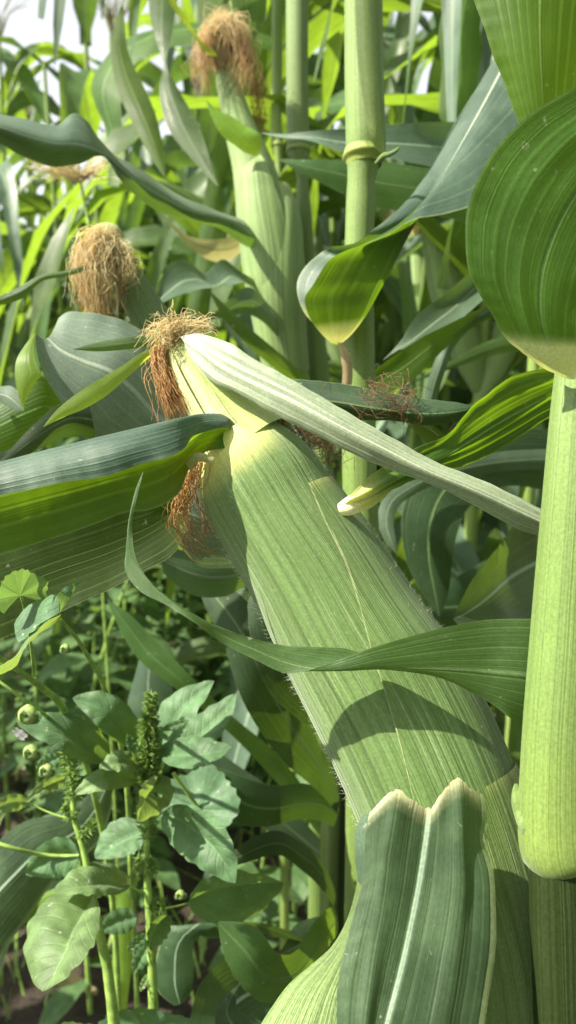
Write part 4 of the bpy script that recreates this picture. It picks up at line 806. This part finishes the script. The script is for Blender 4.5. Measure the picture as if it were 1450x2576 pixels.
aD = .47
w1 = thing('pigweed', base_under(P(388, 2560, aD)), 'pigweed with green bristly flower spike standing lower left of the main ear', 'weed', 'weeds in front of the corn')
w1s = stem('stem', [(372, 1800, aD), (372, 1960, aD), (371, 2052, aD), (370, 2192, aD), (377, 2312, aD), (383, 2440, aD), (388, 2576, aD)], [4, 7, 8, 9, 11, 12, 14], w1, n=40)
bract_spike('flower_spike', [(381, 1748, aD - .012), (376, 1820, aD - .012), (372, 1900, aD - .010), (372, 1980, aD - .006), (372, 2030, aD)], [4, 20, 29, 30, 26], w1, 3000, .0042)
bract_spike('flower_spike', [(374, 2030, aD), (372, 2060, aD), (371, 2110, aD)], [26, 30, 18], w1, 300, .004)
bract_spike('flower_spike', [(345, 2160, aD), (372, 2180, aD), (400, 2190, aD)], [14, 26, 14], w1, 220, .004)
bract_spike('flower_spike', [(378, 2290, aD), (400, 2280, aD), (420, 2275, aD)], [14, 20, 12], w1, 140, .004)
A1 = [((345, 1880, aD), (183, 1757, aD - .01), 92, 'amaranth', dict(bend=(8, -28, -.008), tilt=.006)),
      ((405, 1885, aD), (540, 1713, aD + .01), 88, 'amaranth', dict(bend=(-26, -8, -.004), tilt=-.01)),
      ((420, 1890, aD + .012), (596, 1744, aD + .03), 84, 'amaranth', dict(bend=(6, 18, 0), tilt=-.01)),
      ((398, 1895, aD - .005), (583, 1880, aD - .03), 82, 'amaranth', dict(bend=(0, 4, -.012), tilt=-.012)),
      ((350, 1960, aD - .004), (185, 2000, aD - .03), 62, 'amaranth_lit', dict(bend=(0, -22, -.01), tilt=.004)),
      ((405, 1950, aD - .006), (345, 2066, aD - .035), 84, 'amaranth_lit', dict(bend=(16, -6, -.01), tilt=-.02, holes=[(.36, .42, .07, .055), (.62, .35, .03, .02)], m=25, n=50)),
      ((412, 2042, aD - .004), (593, 2222, aD - .05), 128, 'amaranth', dict(bend=(12, -14, -.012), tilt=.004, holes=[(.2, .25, .018, .014)], m=25, n=50)),
      ((330, 2228, aD - .004), (136, 2243, aD - .04), 84, 'amaranth_lit', dict(bend=(0, -24, -.01), tilt=.016)),
      ((365, 2090, aD + .02), (240, 2160, aD + .02), 96, 'amaranth', dict(bend=(0, -14, 0), tilt=.01)),
      ((475, 2272, aD + .03), (715, 2222, aD + .03), 132, 'amaranth', dict(bend=(0, 8, -.01), tilt=.02, holes=[(.3, .72, .09, .06), (.42, .86, .035, .025)], m=27, n=54)),
      ((424, 2302, aD), (378, 2392, aD - .015), 52, 'amaranth', dict(bend=(-4, 0, -.008), tilt=-.01)),
      ((345, 2310, aD + .01), (250, 2345, aD + .01), 66, 'amaranth', dict(bend=(0, -8, 0))),
      ((372, 2380, aD + .005), (335, 2448, aD), 44, 'amaranth', dict(bend=(0, 0, -.005))),
      ((372, 2350, aD), (318, 2395, aD - .01), 30, 'amaranth', dict()),
      ((376, 2450, aD), (352, 2495, aD - .006), 20, 'amaranth_lit', dict()),
      ((346, 1905, aD - .012), (320, 1845, aD - .016), 30, 'amaranth', dict()),
      ((352, 1925, aD - .012), (250, 1932, aD - .03), 56, 'amaranth_lit', dict(bend=(0, -14, -.006), tilt=.006)),
      ((410, 1835, aD - .01), (478, 1812, aD - .02), 22, 'amaranth', dict())]
for b, t, w, mt, kw in A1:
    broad_leaf('leaf', b, t, w, mt, w1, **kw)
for b in ((345, 1880, aD), (405, 1885, aD), (412, 2042, aD - .004), (330, 2228, aD - .004), (475, 2272, aD + .03)):
    petiole((371, b[1] + 14, aD), b, w1)

bD = .45
w2 = thing('pigweed', base_under(P(285, 2560, bD)), 'pigweed with slanting pale stem and big hanging lit leaf, left of the flower spike', 'weed', 'weeds in front of the corn')
stem('stem', [(170, 1900, bD), (183, 1980, bD), (187, 2067, bD), (215, 2147, bD), (230, 2240, bD), (245, 2322, bD), (270, 2432, bD), (287, 2576, bD)], [5, 7, 8, 9, 10, 12, 13, 15], w2, n=44)
bract_spike('flower_spike', [(165, 1850, bD), (172, 1900, bD), (182, 1970, bD), (186, 2010, bD)], [6, 20, 24, 16], w2, 420, .0042)
bract_spike('flower_spike', [(160, 2030, bD), (178, 2045, bD), (190, 2060, bD)], [8, 18, 14], w2, 140, .004)
bract_spike('flower_spike', [(212, 2110, bD), (225, 2080, bD), (245, 2072, bD)], [14, 16, 8], w2, 120, .004)
A2 = [((272, 1915, bD + .01), (45, 1823, bD - .015), 104, 'amaranth', dict(bend=(14, -24, -.01), tilt=.012)),
      ((235, 2248, bD - .01), (107, 2494, bD - .06), 168, 'amaranth_lit', dict(bend=(-22, -12, -.012), tilt=.024, holes=[(.36, .42, .016, .012)], m=27, n=56, q=.75)),
      ((165, 1958, bD - .004), (64, 2018, bD - .03), 38, 'amaranth_lit', dict(bend=(0, -8, -.008))),
      ((72, 2018, bD), (-30, 2050, bD - .02), 46, 'amaranth_lit', dict(bend=(0, -12, 0))),
      ((200, 2150, bD + .03), (64, 2200, bD + .03), 104, 'amaranth', dict(bend=(0, -12, 0), p=.5)),
      ((185, 1990, bD), (250, 1945, bD + .01), 36, 'amaranth', dict()),
      ((150, 1905, bD), (90, 1930, bD), 40, 'amaranth', dict()),
      ((240, 2310, bD + .01), (225, 2370, bD + .01), 30, 'amaranth', dict())]
for b, t, w, mt, kw in A2:
    broad_leaf('leaf', b, t, w, mt, w2, **kw)
petiole((186, 2062, bD), (72, 2018, bD), w2); petiole((228, 2235, bD), (235, 2248, bD - .01), w2)
stem('petiole', [(-40, 2110, bD + .02), (40, 2135, bD + .02), (120, 2152, bD + .03), (200, 2152, bD + .03)], [5, 5, 5, 4], w2, n=14, m=8, ground=False)

# mallow: round scalloped leaves on long stalks, with buds
def fan_leaf(name, centre, fx, sx, mat, parent, a0=-150, a1=150, teeth=22, pleat=.07, n=12, m=49):
    """round leaf: centre (x, y, d); fx forward and sx sideways axes as (dx, dy, dd)"""
    C0 = np.array(centre, float); c = P(*C0); f = P(*(C0 + np.array(fx))) - c; s = P(*(C0 + np.array(sx))) - c
    nn = nrm(np.cross(f, s)); nn = nn * np.sign(np.dot(nn, CAM - c))
    A = np.radians(np.linspace(a0, a1, m)); r = np.linspace(.02, 1, n)
    edge = 1 + .035 * np.sin(A * teeth) + .06 * np.cos(A * 5)
    RR = r[:, None] * (1 + (edge - 1)[None] * r[:, None] ** 3)
    Rl = np.linalg.norm(f)
    V = c + RR[..., None] * (np.cos(A)[None, :, None] * f + np.sin(A)[None, :, None] * s) + nn * ((pleat * np.cos(A * 6) * r[:, None] + .12 * r[:, None] ** 2) * Rl)[..., None]
    uv = np.stack([np.broadcast_to(((A - A[0]) / (A[-1] - A[0]))[None], (n, m)), np.broadcast_to(r[:, None], (n, m))], -1)
    return obj(name, V.reshape(-1, 3), grid_faces(n, m), MAT[mat], parent, uv.reshape(-1, 2), np.zeros(n * m))
mD = .335; mR = .53
w3 = thing('mallow', base_under(P(330, 2200, .56)), 'mallow weed with round scalloped leaves and pale buds at the left edge', 'weed', 'weeds in front of the corn')
stem('stem', [(150, 1555, mD), (190, 1600, .36), (220, 1648, .39), (270, 1750, .48), (300, 1850, .52), (320, 1980, .54), (330, 2200, .56)], [5, 5, 6, 6, 6, 7, 7], w3, n=30)
stem('stem', [(-20, 1640, .36), (50, 1690, .37), (125, 1743, .40), (175, 1818, .47), (210, 1900, .50), (260, 2100, .54)], [6, 7, 9, 9, 8, 8], w3, n=30)
stem('stem', [(-20, 1700, .40), (40, 1745, .40), (90, 1780, .42), (140, 1830, .46), (190, 1920, .49)], [4, 4, 5, 5, 5], w3, n=20, ground=False)
stem('petiole', [(53, 1495, mD - .01), (62, 1530, mD), (75, 1600, mD + .01), (85, 1700, mD + .04)], [4, 4, 4, 4], w3, n=14, m=8, ground=False)
fan_leaf('leaf', (52, 1498, mD - .012), (-10, -66, -.006), (64, -14, .012), 'mallow', w3, -118, 118)
sheet('leaf', [W([(150, 1540, mD - .03), (120, 1560, mD - .028), (80, 1590, mD - .026), (48, 1616, mD - .025)]), W([(148, 1505, mD - .03), (110, 1515, mD - .02), (70, 1560, mD - .015), (40, 1600, mD - .02)]), W([(144, 1500, mD - .03), (110, 1505, mD - .012), (62, 1530, mD - .008), (36, 1570, mD - .01)])], MAT['mallow'], w3, n=24, m=11, wave=.0008)
sheet('leaf', [W([(150, 1545, mD - .03), (165, 1520, mD - .03), (185, 1490, mD - .028), (200, 1464, mD - .025)]), W([(144, 1500, mD - .035), (160, 1480, mD - .03), (180, 1470, mD - .028), (199, 1463, mD - .025)])], MAT['mallow'], w3, n=16, m=7, bulge=.1, wave=.0006)
sheet('leaf', [W([(155, 1545, mD - .03), (120, 1570, mD - .035), (80, 1605, mD - .04), (50, 1640, mD - .045), (0, 1680, mD - .05), (-20, 1690, mD - .05)]), W([(160, 1540, mD - .03), (110, 1590, mD - .03), (72, 1618, mD - .03), (40, 1680, mD - .035), (10, 1697, mD - .04), (-20, 1705, mD - .045)])], MAT['amaranth_lit'], w3, n=26, m=9, bulge=-.1, wave=.0008)
fan_leaf('leaf', (498, 2035, mR), (36, -100, .012), (98, 20, -.01), 'mallow', w3, -115, 130)
stem('petiole', [(437, 1945, mR - .01), (465, 1985, mR - .005), (498, 2030, mR - .001)], [5, 5, 5], w3, n=10, m=8, ground=False)
fan_leaf('leaf', (370, 2585, .46), (-60, -50, .0), (110, -20, .0), 'mallow', w3, -100, 100)
fan_leaf('leaf', (215, 2610, .43), (-70, -35, .0), (40, -30, .0), 'amaranth_lit', w3, -100, 100)
def bud(x, y, r, parent, d=.40):
    """pale flower bud: sepals closed round a ball"""
    b = tube('bud', W([(x, y + r * 1.1, d), (x, y + r * .8, d), (x, y + r * .1, d), (x, y - r * .6, d), (x, y - r, d)]), [R_(q, d) for q in (r * .3, r * .8, r, r * .7, r * .1)], MAT['bud'], parent, n=14, m=14, lump=.05)
    for k in range(4):
        a = k * 1.57 + .5; sx = math.cos(a) * r; dz = math.sin(a) * r * d / FP
        broad_leaf('sepal', (x + sx * .2, y + r * 1.1, d - dz * .2), (x + sx * .95, y - r * .35, d - dz * 1.02), r * .9, 'small_weed', b, bend=(sx * .55, 0, -dz * .6), n=8, m=5)
    return b
bud(72, 1795, 24, w3); bud(80, 1890, 20, w3); bud(118, 1935, 18, w3); bud(455, 2250, 12, w3, .49); bud(165, 1630, 12, w3)
for q in ((45, 1843, 34, 1870), (52, 1836, 28, 1860)):
    broad_leaf('petal', (q[0] + 18, q[1] + 20, .40), (q[0] - 14, q[1] - 6, .396), 14, 'petal', w3, n=8, m=5)

# broad striped leaves low at the left edge belong to a corn plant outside the frame
pI = thing('corn_plant', base_under(P(-120, 2500, .58)), 'corn plant outside the left edge with pale striped leaves reaching in low', 'corn plant', 'corn plants close to the viewer')
stalk('stalk', [(-140, 1900, .60, 30), (-135, 2300, .60, 32), (-130, 2560, .60, 32)], MAT['stalk_far'], pI, n=30, m=16)
def il(Lr, Rr, mat, **kw): sheet('leaf', [W(Lr), W(Rr)], MAT[mat], pI, **kw)
il([(-130, 2300, .60), (-60, 2180, .57), (0, 2110, .56), (80, 2060, .56), (150, 2050, .56), (230, 1990, .565), (290, 1900, .57)], [(-130, 2480, .60), (-40, 2480, .57), (20, 2380, .56), (90, 2280, .56), (150, 2200, .56), (240, 2120, .565), (290, 1902, .57)], 'leaf_white', n=36, m=15, bulge=.12, wave=.003)
il([(-130, 2250, .66), (-20, 2130, .64), (60, 2080, .63), (120, 2050, .63), (200, 2040, .63)], [(-130, 2600, .66), (-20, 2480, .64), (60, 2300, .63), (130, 2200, .63), (202, 2045, .63)], 'leaf_blue', n=30, m=13, bulge=.1)
il([(-130, 2500, .60), (0, 2330, .62), (150, 2230, .62), (250, 2210, .62), (320, 2240, .62), (330, 2340, .62), (330, 2440, .62), (320, 2530, .62), (310, 2640, .62)], [(-130, 2530, .60), (0, 2370, .62), (150, 2280, .62), (240, 2250, .62), (285, 2260, .62), (286, 2340, .62), (282, 2430, .62), (280, 2530, .62), (275, 2640, .62)], 'leaf_bright', n=36, m=9, bulge=.15)

# ------------------------------------------------------------------ the field behind
def local_sheet(name, rails, mat, parent, **kw):
    return sheet(name, rails, mat, parent, **kw)
def arch_leaf(parent, z, az, length, width, rise, droop, mat, twist=0.0, n=18, m=5, x0=0.0, y0=0.0):
    """field leaf: leaves the stalk at height z, arches out along azimuth az"""
    t = np.linspace(0, 1, n)
    out = length * (t - .18 * t ** 3)
    up = rise * length * np.sin(t * 1.9) - droop * length * t ** 2.6
    d = np.array([math.cos(az), math.sin(az), 0]); s0 = np.array([-math.sin(az), math.cos(az), 0])
    c = np.array([x0, y0, z]) + out[:, None] * d + up[:, None] * np.array([0, 0, 1.0])
    c = c + s0 * (np.sin(t * 2.2 + rng.uniform(0, 6)) * .05 * length * t)[:, None]
    T = nrm(np.gradient(c, axis=0)); tw = twist * t ** 1.3 + rng.normal(0, .25) * t
    N0 = nrm(np.cross(T, np.broadcast_to(s0, T.shape)))
    s = s0 * np.cos(tw)[:, None] + N0 * np.sin(tw)[:, None]
    w = width / 2 * np.clip(t * 9, .45, 1) * np.clip((1 - t) * 1.9, 0, 1) ** .75
    nn = nrm(np.cross(T, s)); o = np.array(root_of(parent).location)
    wavy = np.sin(t * 6.28 * rng.uniform(3, 6) + rng.uniform(0, 6))[:, None] * nn * width * .10
    return sheet('leaf', [c - s * w[:, None] + nn * w[:, None] * .3 + wavy + o, c + o, c + s * w[:, None] + nn * w[:, None] * .3 - wavy + o], mat, parent, n=n, m=m)
def field_corn(seed, h, label, nl=11, tassel=True, ears=1, lscale=1.0):
    global rng
    keep = rng; rng = np.random.default_rng(seed)
    t = thing('corn_plant', (0, 0, 0), label, 'corn plant', 'corn plants of the field behind')
    lean = rng.normal(0, .03, 2) * h
    def sx(z): return np.array([lean[0] * (z / h) ** 2, lean[1] * (z / h) ** 2, z])
    zs = np.linspace(0, h, 9)
    st = tube('stalk', [sx(z) for z in zs], [.013 - .007 * z / h for z in zs], MAT['stalk_far'], t, n=26, m=9)
    az0 = rng.uniform(0, 6.28)
    for k in range(nl):
        z = h * (.16 + .74 * k / (nl - 1)); f = 1 - abs(k / (nl - 1) - .5) * .8
        az = az0 + (k % 2) * math.pi + rng.normal(0, .35); p = sx(z)
        arch_leaf(t, z, az, lscale * (.50 + .30 * f) * rng.uniform(.85, 1.15), lscale * (.055 + .035 * f), rng.uniform(.35, .75), rng.uniform(.45, 1.2), MAT['leaf_far'] if rng.uniform() < .6 else MAT['leaf_blue'], twist=rng.normal(0, .9), n=20, m=7, x0=p[0], y0=p[1])
    for e in range(ears):
        z = h * rng.uniform(.42, .55); a = az0 + e * math.pi + rng.normal(0, .3); o = sx(z); d = np.array([math.cos(a) * .38, math.sin(a) * .38, 1.0])
        er = tube('ear', [o + d * q for q in (0, .05, .10, .16, .21, .25)], [.010, .022, .027, .025, .016, .006], MAT['husk_far'], t, n=16, m=12)
        q = o + d * .24
        strands('silk', [([q, q + d * .03, q + d * .03 + np.array([d[0] * .06, d[1] * .06, -.01]), q + np.array([d[0] * .10, d[1] * .10, -.05])], 1)], MAT['silk'], er, 60, rad=.0006, seg=7, spread0=.005, spread1=.014, curl=.01)
    if tassel and seed == 23:
        top = sx(h); g = []
        for k in range(9):
            a = rng.uniform(0, 6.28); r = rng.uniform(.04, .14) if k else 0
            g.append(([top, top + np.array([math.cos(a) * r * .5, math.sin(a) * r * .5, .12]), top + np.array([math.cos(a) * r * 1.3, math.sin(a) * r * 1.3, .20 - r * .4])], 1))
        strands('tassel', g, MAT['tassel'], t, 40, rad=.0016, seg=6, spread0=.001, spread1=.006, curl=.004, lenvar=.2)
    rng = keep
    return t
protos = [field_corn(11, 1.75, 'out-of-focus corn plant of the sunny field behind the ears'), field_corn(23, 1.95, 'out-of-focus corn plant of the sunny field behind the ears', ears=2), field_corn(37, 1.55, 'out-of-focus corn plant of the sunny field behind the ears', tassel=False), field_corn(53, 2.05, 'out-of-focus corn plant of the sunny field behind the ears', nl=12, tassel=False), field_corn(71, 1.85, 'out-of-focus corn plant of the sunny field behind the ears', nl=10)]
spots = []
frng = np.random.default_rng(321)
def far(px, d, k, rz=None, s=1.0):
    p = P(px, 1288, d); spots.append((p[0], p[1], k, frng.uniform(0, 6.28) if rz is None else rz, s))
# hand-set plants that show, then rows into the distance
for a in ((1020, 1.55, 0), (1180, 1.25, 1), (1330, 1.05, 3), (870, 1.4, 4), (1450, 1.5, 0), (660, 1.9, 3), (540, 2.5, 1), (1080, 2.1, 3), (780, 2.3, 0), (1290, 1.9, 4), (930, 2.7, 1), (400, 3.2, 4), (300, 3.6, 0), (600, 3.0, 2), (1600, 1.2, 1), (60, 3.0, 1), (190, 2.8, 4), (290, 2.7, 3), (-60, 2.7, 0), (120, 3.5, 3), (360, 3.0, 1), (0, 3.6, 4)):
    far(*a)
for yy in np.arange(3.5, 9.5, .62):
    for xx in np.arange(-3.8, 3.2, .34):
        if xx < -.22 * yy and yy < 4.2: continue
        if abs(xx) > .50 * yy + .4: continue
        spots.append((xx + frng.normal(0, .08), yy + frng.normal(0, .08), int(frng.integers(0, 5)), frng.uniform(0, 6.28), frng.uniform(.80, 1.0)))
for xx, yy in zip(np.linspace(-1.5, 1.9, 22), frng.uniform(2.9, 3.6, 22)):
    spots.append((xx * yy / 3.2, yy, int(frng.integers(0, 5)), frng.uniform(0, 6.28), frng.uniform(1.0, 1.16) if xx > -.7 else .92))
for xx, yy in zip(np.linspace(.15, 1.5, 9), frng.uniform(1.9, 2.6, 9)):
    spots.append((xx * yy / 2.4, yy, int(frng.integers(0, 5)), frng.uniform(0, 6.28), 1.12))
# unseen neighbours of the row beside and behind the viewer, also dimming the ambient light
for a in ((.95, .35, 1), (.9, -.1, 3), (.8, .75, 0), (.85, -.5, 4), (.55, -.75, 1), (.25, -.85, 3), (-.1, -.95, 0), (1.3, .1, 3), (1.3, .6, 1), (1.25, -.4, 4), (-.45, -1.0, 4), (.7, -1.2, 3), (0.1, -1.4, 1)):
    spots.append((a[0], a[1], a[2], frng.uniform(0, 6.28), 1.08))
for a in ((-1.15, .15, 2, .70), (-1.2, .5, 0, .62), (-1.1, .85, 2, .72), (-1.25, 1.2, 4, .68), (-1.2, 1.6, 0, .72), (-1.4, 2.0, 2, .8), (-1.0, 1.05, 1, .6), (-1.05, 1.4, 3, .62), (-1.3, .3, 4, .66), (-1.6, .7, 3, .62), (-1.6, 1.3, 1, .62)):  # unseen plants added and kept short to shade the low ground
    spots.append((a[0], a[1], a[2], frng.uniform(0, 6.28), a[3]))
def field_label(x, y):
    px = 725 + x / max(y, .05) * FP
    if y < 1.0 or abs(px - 725) > 1000: return 'unseen corn plant of the row just outside the frame'
    side = 'behind the tall upright ear' if 480 < px < 760 else 'beyond the left ear with blond silk' if px <= 480 else 'right of the grey stalk' if px < 1060 else 'behind the trough-shaped leaf'
    dist = 'nearest blurred corn plant' if y < 1.6 else 'blurred sunlit corn plant' if y < 3.2 else 'far corn plant of the back rows'
    return dist + ' ' + side
used = set()
for (x, y, k, rz, s) in spots:
    o = protos[k] if k not in used else copy_tree(protos[k])
    used.add(k)
    o.location = (x, y, -.02); o.rotation_euler = (0, 0, rz); o.scale = (s, s, s)
    o['label'] = field_label(x, y)

# low weeds between the rows
def small_weed(seed, h, nleaf, label, ll=.06):
    global rng
    keep = rng; rng = np.random.default_rng(seed)
    t = thing('leafy_weed', (0, 0, 0), label, 'weed', 'low weeds between the rows')
    bend = rng.normal(0, .12, 2)
    def sp(z): return np.array([bend[0] * z * z / h, bend[1] * z * z / h, z])
    tube('stem', [sp(h * q) for q in (0, .3, .6, .85, 1)], [.004, .0035, .003, .002, .001], MAT['weed_stem'], t, n=10, m=6)
    for k in range(nleaf):
        z = h * (.15 + .85 * k / (nleaf - 1)); az = k * 2.4 + rng.normal(0, .3); f = 1 - .5 * k / nleaf
        p = sp(z); L = ll * f * rng.uniform(.8, 1.3); dd = np.array([math.cos(az), math.sin(az), rng.uniform(-.1, .6)]); s = np.array([-math.sin(az), math.cos(az), 0])
        tt = np.linspace(0, 1, 9); c = p + dd * (L * (.25 + tt))[:, None] + np.array([0, 0, -1]) * (L * .45 * tt ** 2)[:, None]
        c[0] = p; w = ovate(np.clip(tt, .02, .99)) * L * .30; nn = nrm(np.cross(dd, s))
        o = np.zeros(3)
        V = np.stack([c - s * w[:, None] + nn * (w * .25)[:, None], c, c + s * w[:, None] + nn * (w * .25)[:, None]], 1)
        uv = np.stack([np.broadcast_to(np.array([0, .5, 1.])[None], (9, 3)), np.broadcast_to(tt[:, None], (9, 3))], -1)
        obj('leaf', V.reshape(-1, 3), grid_faces(9, 3), MAT['small_weed'], t, uv.reshape(-1, 2), np.zeros(27))
    rng = keep
    return t
wl = 'small leafy weed growing between the corn rows'
wp = [small_weed(5, .35, 12, wl, .07), small_weed(6, .55, 16, wl, .085), small_weed(8, .25, 10, wl, .055), small_weed(9, .75, 18, wl, .09)]
ws = []
rng = np.random.default_rng(99)
for k in range(260):
    y = rng.uniform(.95, 3.6); px = rng.uniform(-150, 760) if rng.uniform() < .8 else rng.uniform(760, 1500)
    x = (px - 725) / FP * y
    if y < 1.5 and rng.uniform() < .5: continue
    ws.append((x, y, int(rng.integers(0, 4)), rng.uniform(0, 6.28), rng.uniform(.7, 1.25)))
used = set()
for (x, y, k, rz, s) in ws:
    o = wp[k] if k not in used else copy_tree(wp[k])
    used.add(k); o.location = (x, y, -.02); o.rotation_euler = (0, 0, rz); o.scale = (s, s, s)

# grass: nobody could count it
V = []; F = []
for k in range(9000):
    y = rng.uniform(.95, 4.5); x = rng.uniform(-.45, .35) * y - .05
    if rng.uniform() > min(1.0, .12 + .4 * max(y - 1.0, 0)) * (.3 + .7 * (math.sin(x * 7) * math.sin(y * 5) > -.2)): continue
    h = rng.uniform(.04, .16); a = rng.uniform(0, 6.28); b = rng.uniform(.2, 1.1) * h; w = rng.uniform(.0012, .003)
    d = np.array([math.cos(a), math.sin(a), 0]); s = np.array([-d[1], d[0], 0]) * w; p = np.array([x, y, -.03])
    m1 = p + d * b * .3 + np.array([0, 0, h * .6]); tp = p + d * b + np.array([0, 0, h])
    i = len(V); V += [p - s, p + s, m1 + s * .8, m1 - s * .8, tp + s * .1, tp - s * .1]
    F += [(i, i + 1, i + 2, i + 3), (i + 3, i + 2, i + 4, i + 5)]
gr = obj('grass', np.array(V), np.array(F), MAT['weed_stem'], None, None, np.zeros(len(V)))
gr['kind'] = 'stuff'; gr['label'] = 'thin green grass and seedlings covering the soil between rows'; gr['category'] = 'grass'

# pale seed head on a thin stem under the arching leaf
pw = thing('seeding_weed', base_under(P(228, 600, .95)), 'thin weed with pale fan-shaped seed head under the arching leaf at left', 'weed')
stem('stem', [(202, 452, .95), (210, 500, .95), (222, 550, .95), (228, 600, .95), (232, 900, .95)], [3.5, 3.5, 4, 4, 4], pw, n=24, m=7)
strands('seed_head', [(W([(202, 455, .95), (170, 440, .945), (130, 420, .94), (72, 402, .94)]), 2), (W([(202, 455, .95), (200, 435, .945), (190, 418, .94), (150, 430, .94)]), 1), (W([(202, 455, .95), (225, 435, .945), (250, 425, .94), (285, 415, .94)]), 2), (W([(202, 455, .95), (210, 430, .945), (215, 412, .94)]), 1)], MAT['silk_blond'], pw, 90, rad=.0008, seg=7, spread0=.001, spread1=.008, curl=.004)

# dry leaves on the soil
def on_soil(px, py):
    v = FWD + RGT * ((px - 725) / FP) + UPV * ((1288 - py) / FP)
    return CAM + v * (CAM[2] + .002) / -v[2]
for (px, py, L0, a) in ((115, 1640, .16, .3), (330, 1560, .2, 2.0), (430, 1690, .14, 1.0), (60, 2350, .10, .6), (200, 2480, .09, 2.4), (840, 2060, .12, 1.2), (150, 1420, .22, .2), (520, 1480, .2, 2.7), (330, 2420, .08, .1), (690, 2330, .1, 2.0)):
    g0 = on_soil(px, py); d = np.array([math.cos(a), math.sin(a), 0]); sd = np.array([-d[1], d[0], 0]); t = np.linspace(0, 1, 9)
    c = g0 + d * (L0 * (t - .5))[:, None] + np.array([0, 0, 1]) * (.012 + .02 * np.sin(t * 3.1) * L0 * 5)[:, None] + sd * (np.sin(t * 3) * .02)[:, None]
    w = (np.clip(t * 5, .3, 1) * np.clip((1 - t) * 2, .05, 1) * .014)[:, None]
    dl = thing('dry_leaf', tuple(g0), 'dry straw coloured leaf scrap lying on the soil among weeds', 'dry leaf', 'dry leaves on the soil')
    sheet('blade', [c - sd * w + [0, 0, .006], c, c + sd * w + [0, 0, .006]], MAT['leaf_straw'], dl, n=14, m=5, wave=.003)
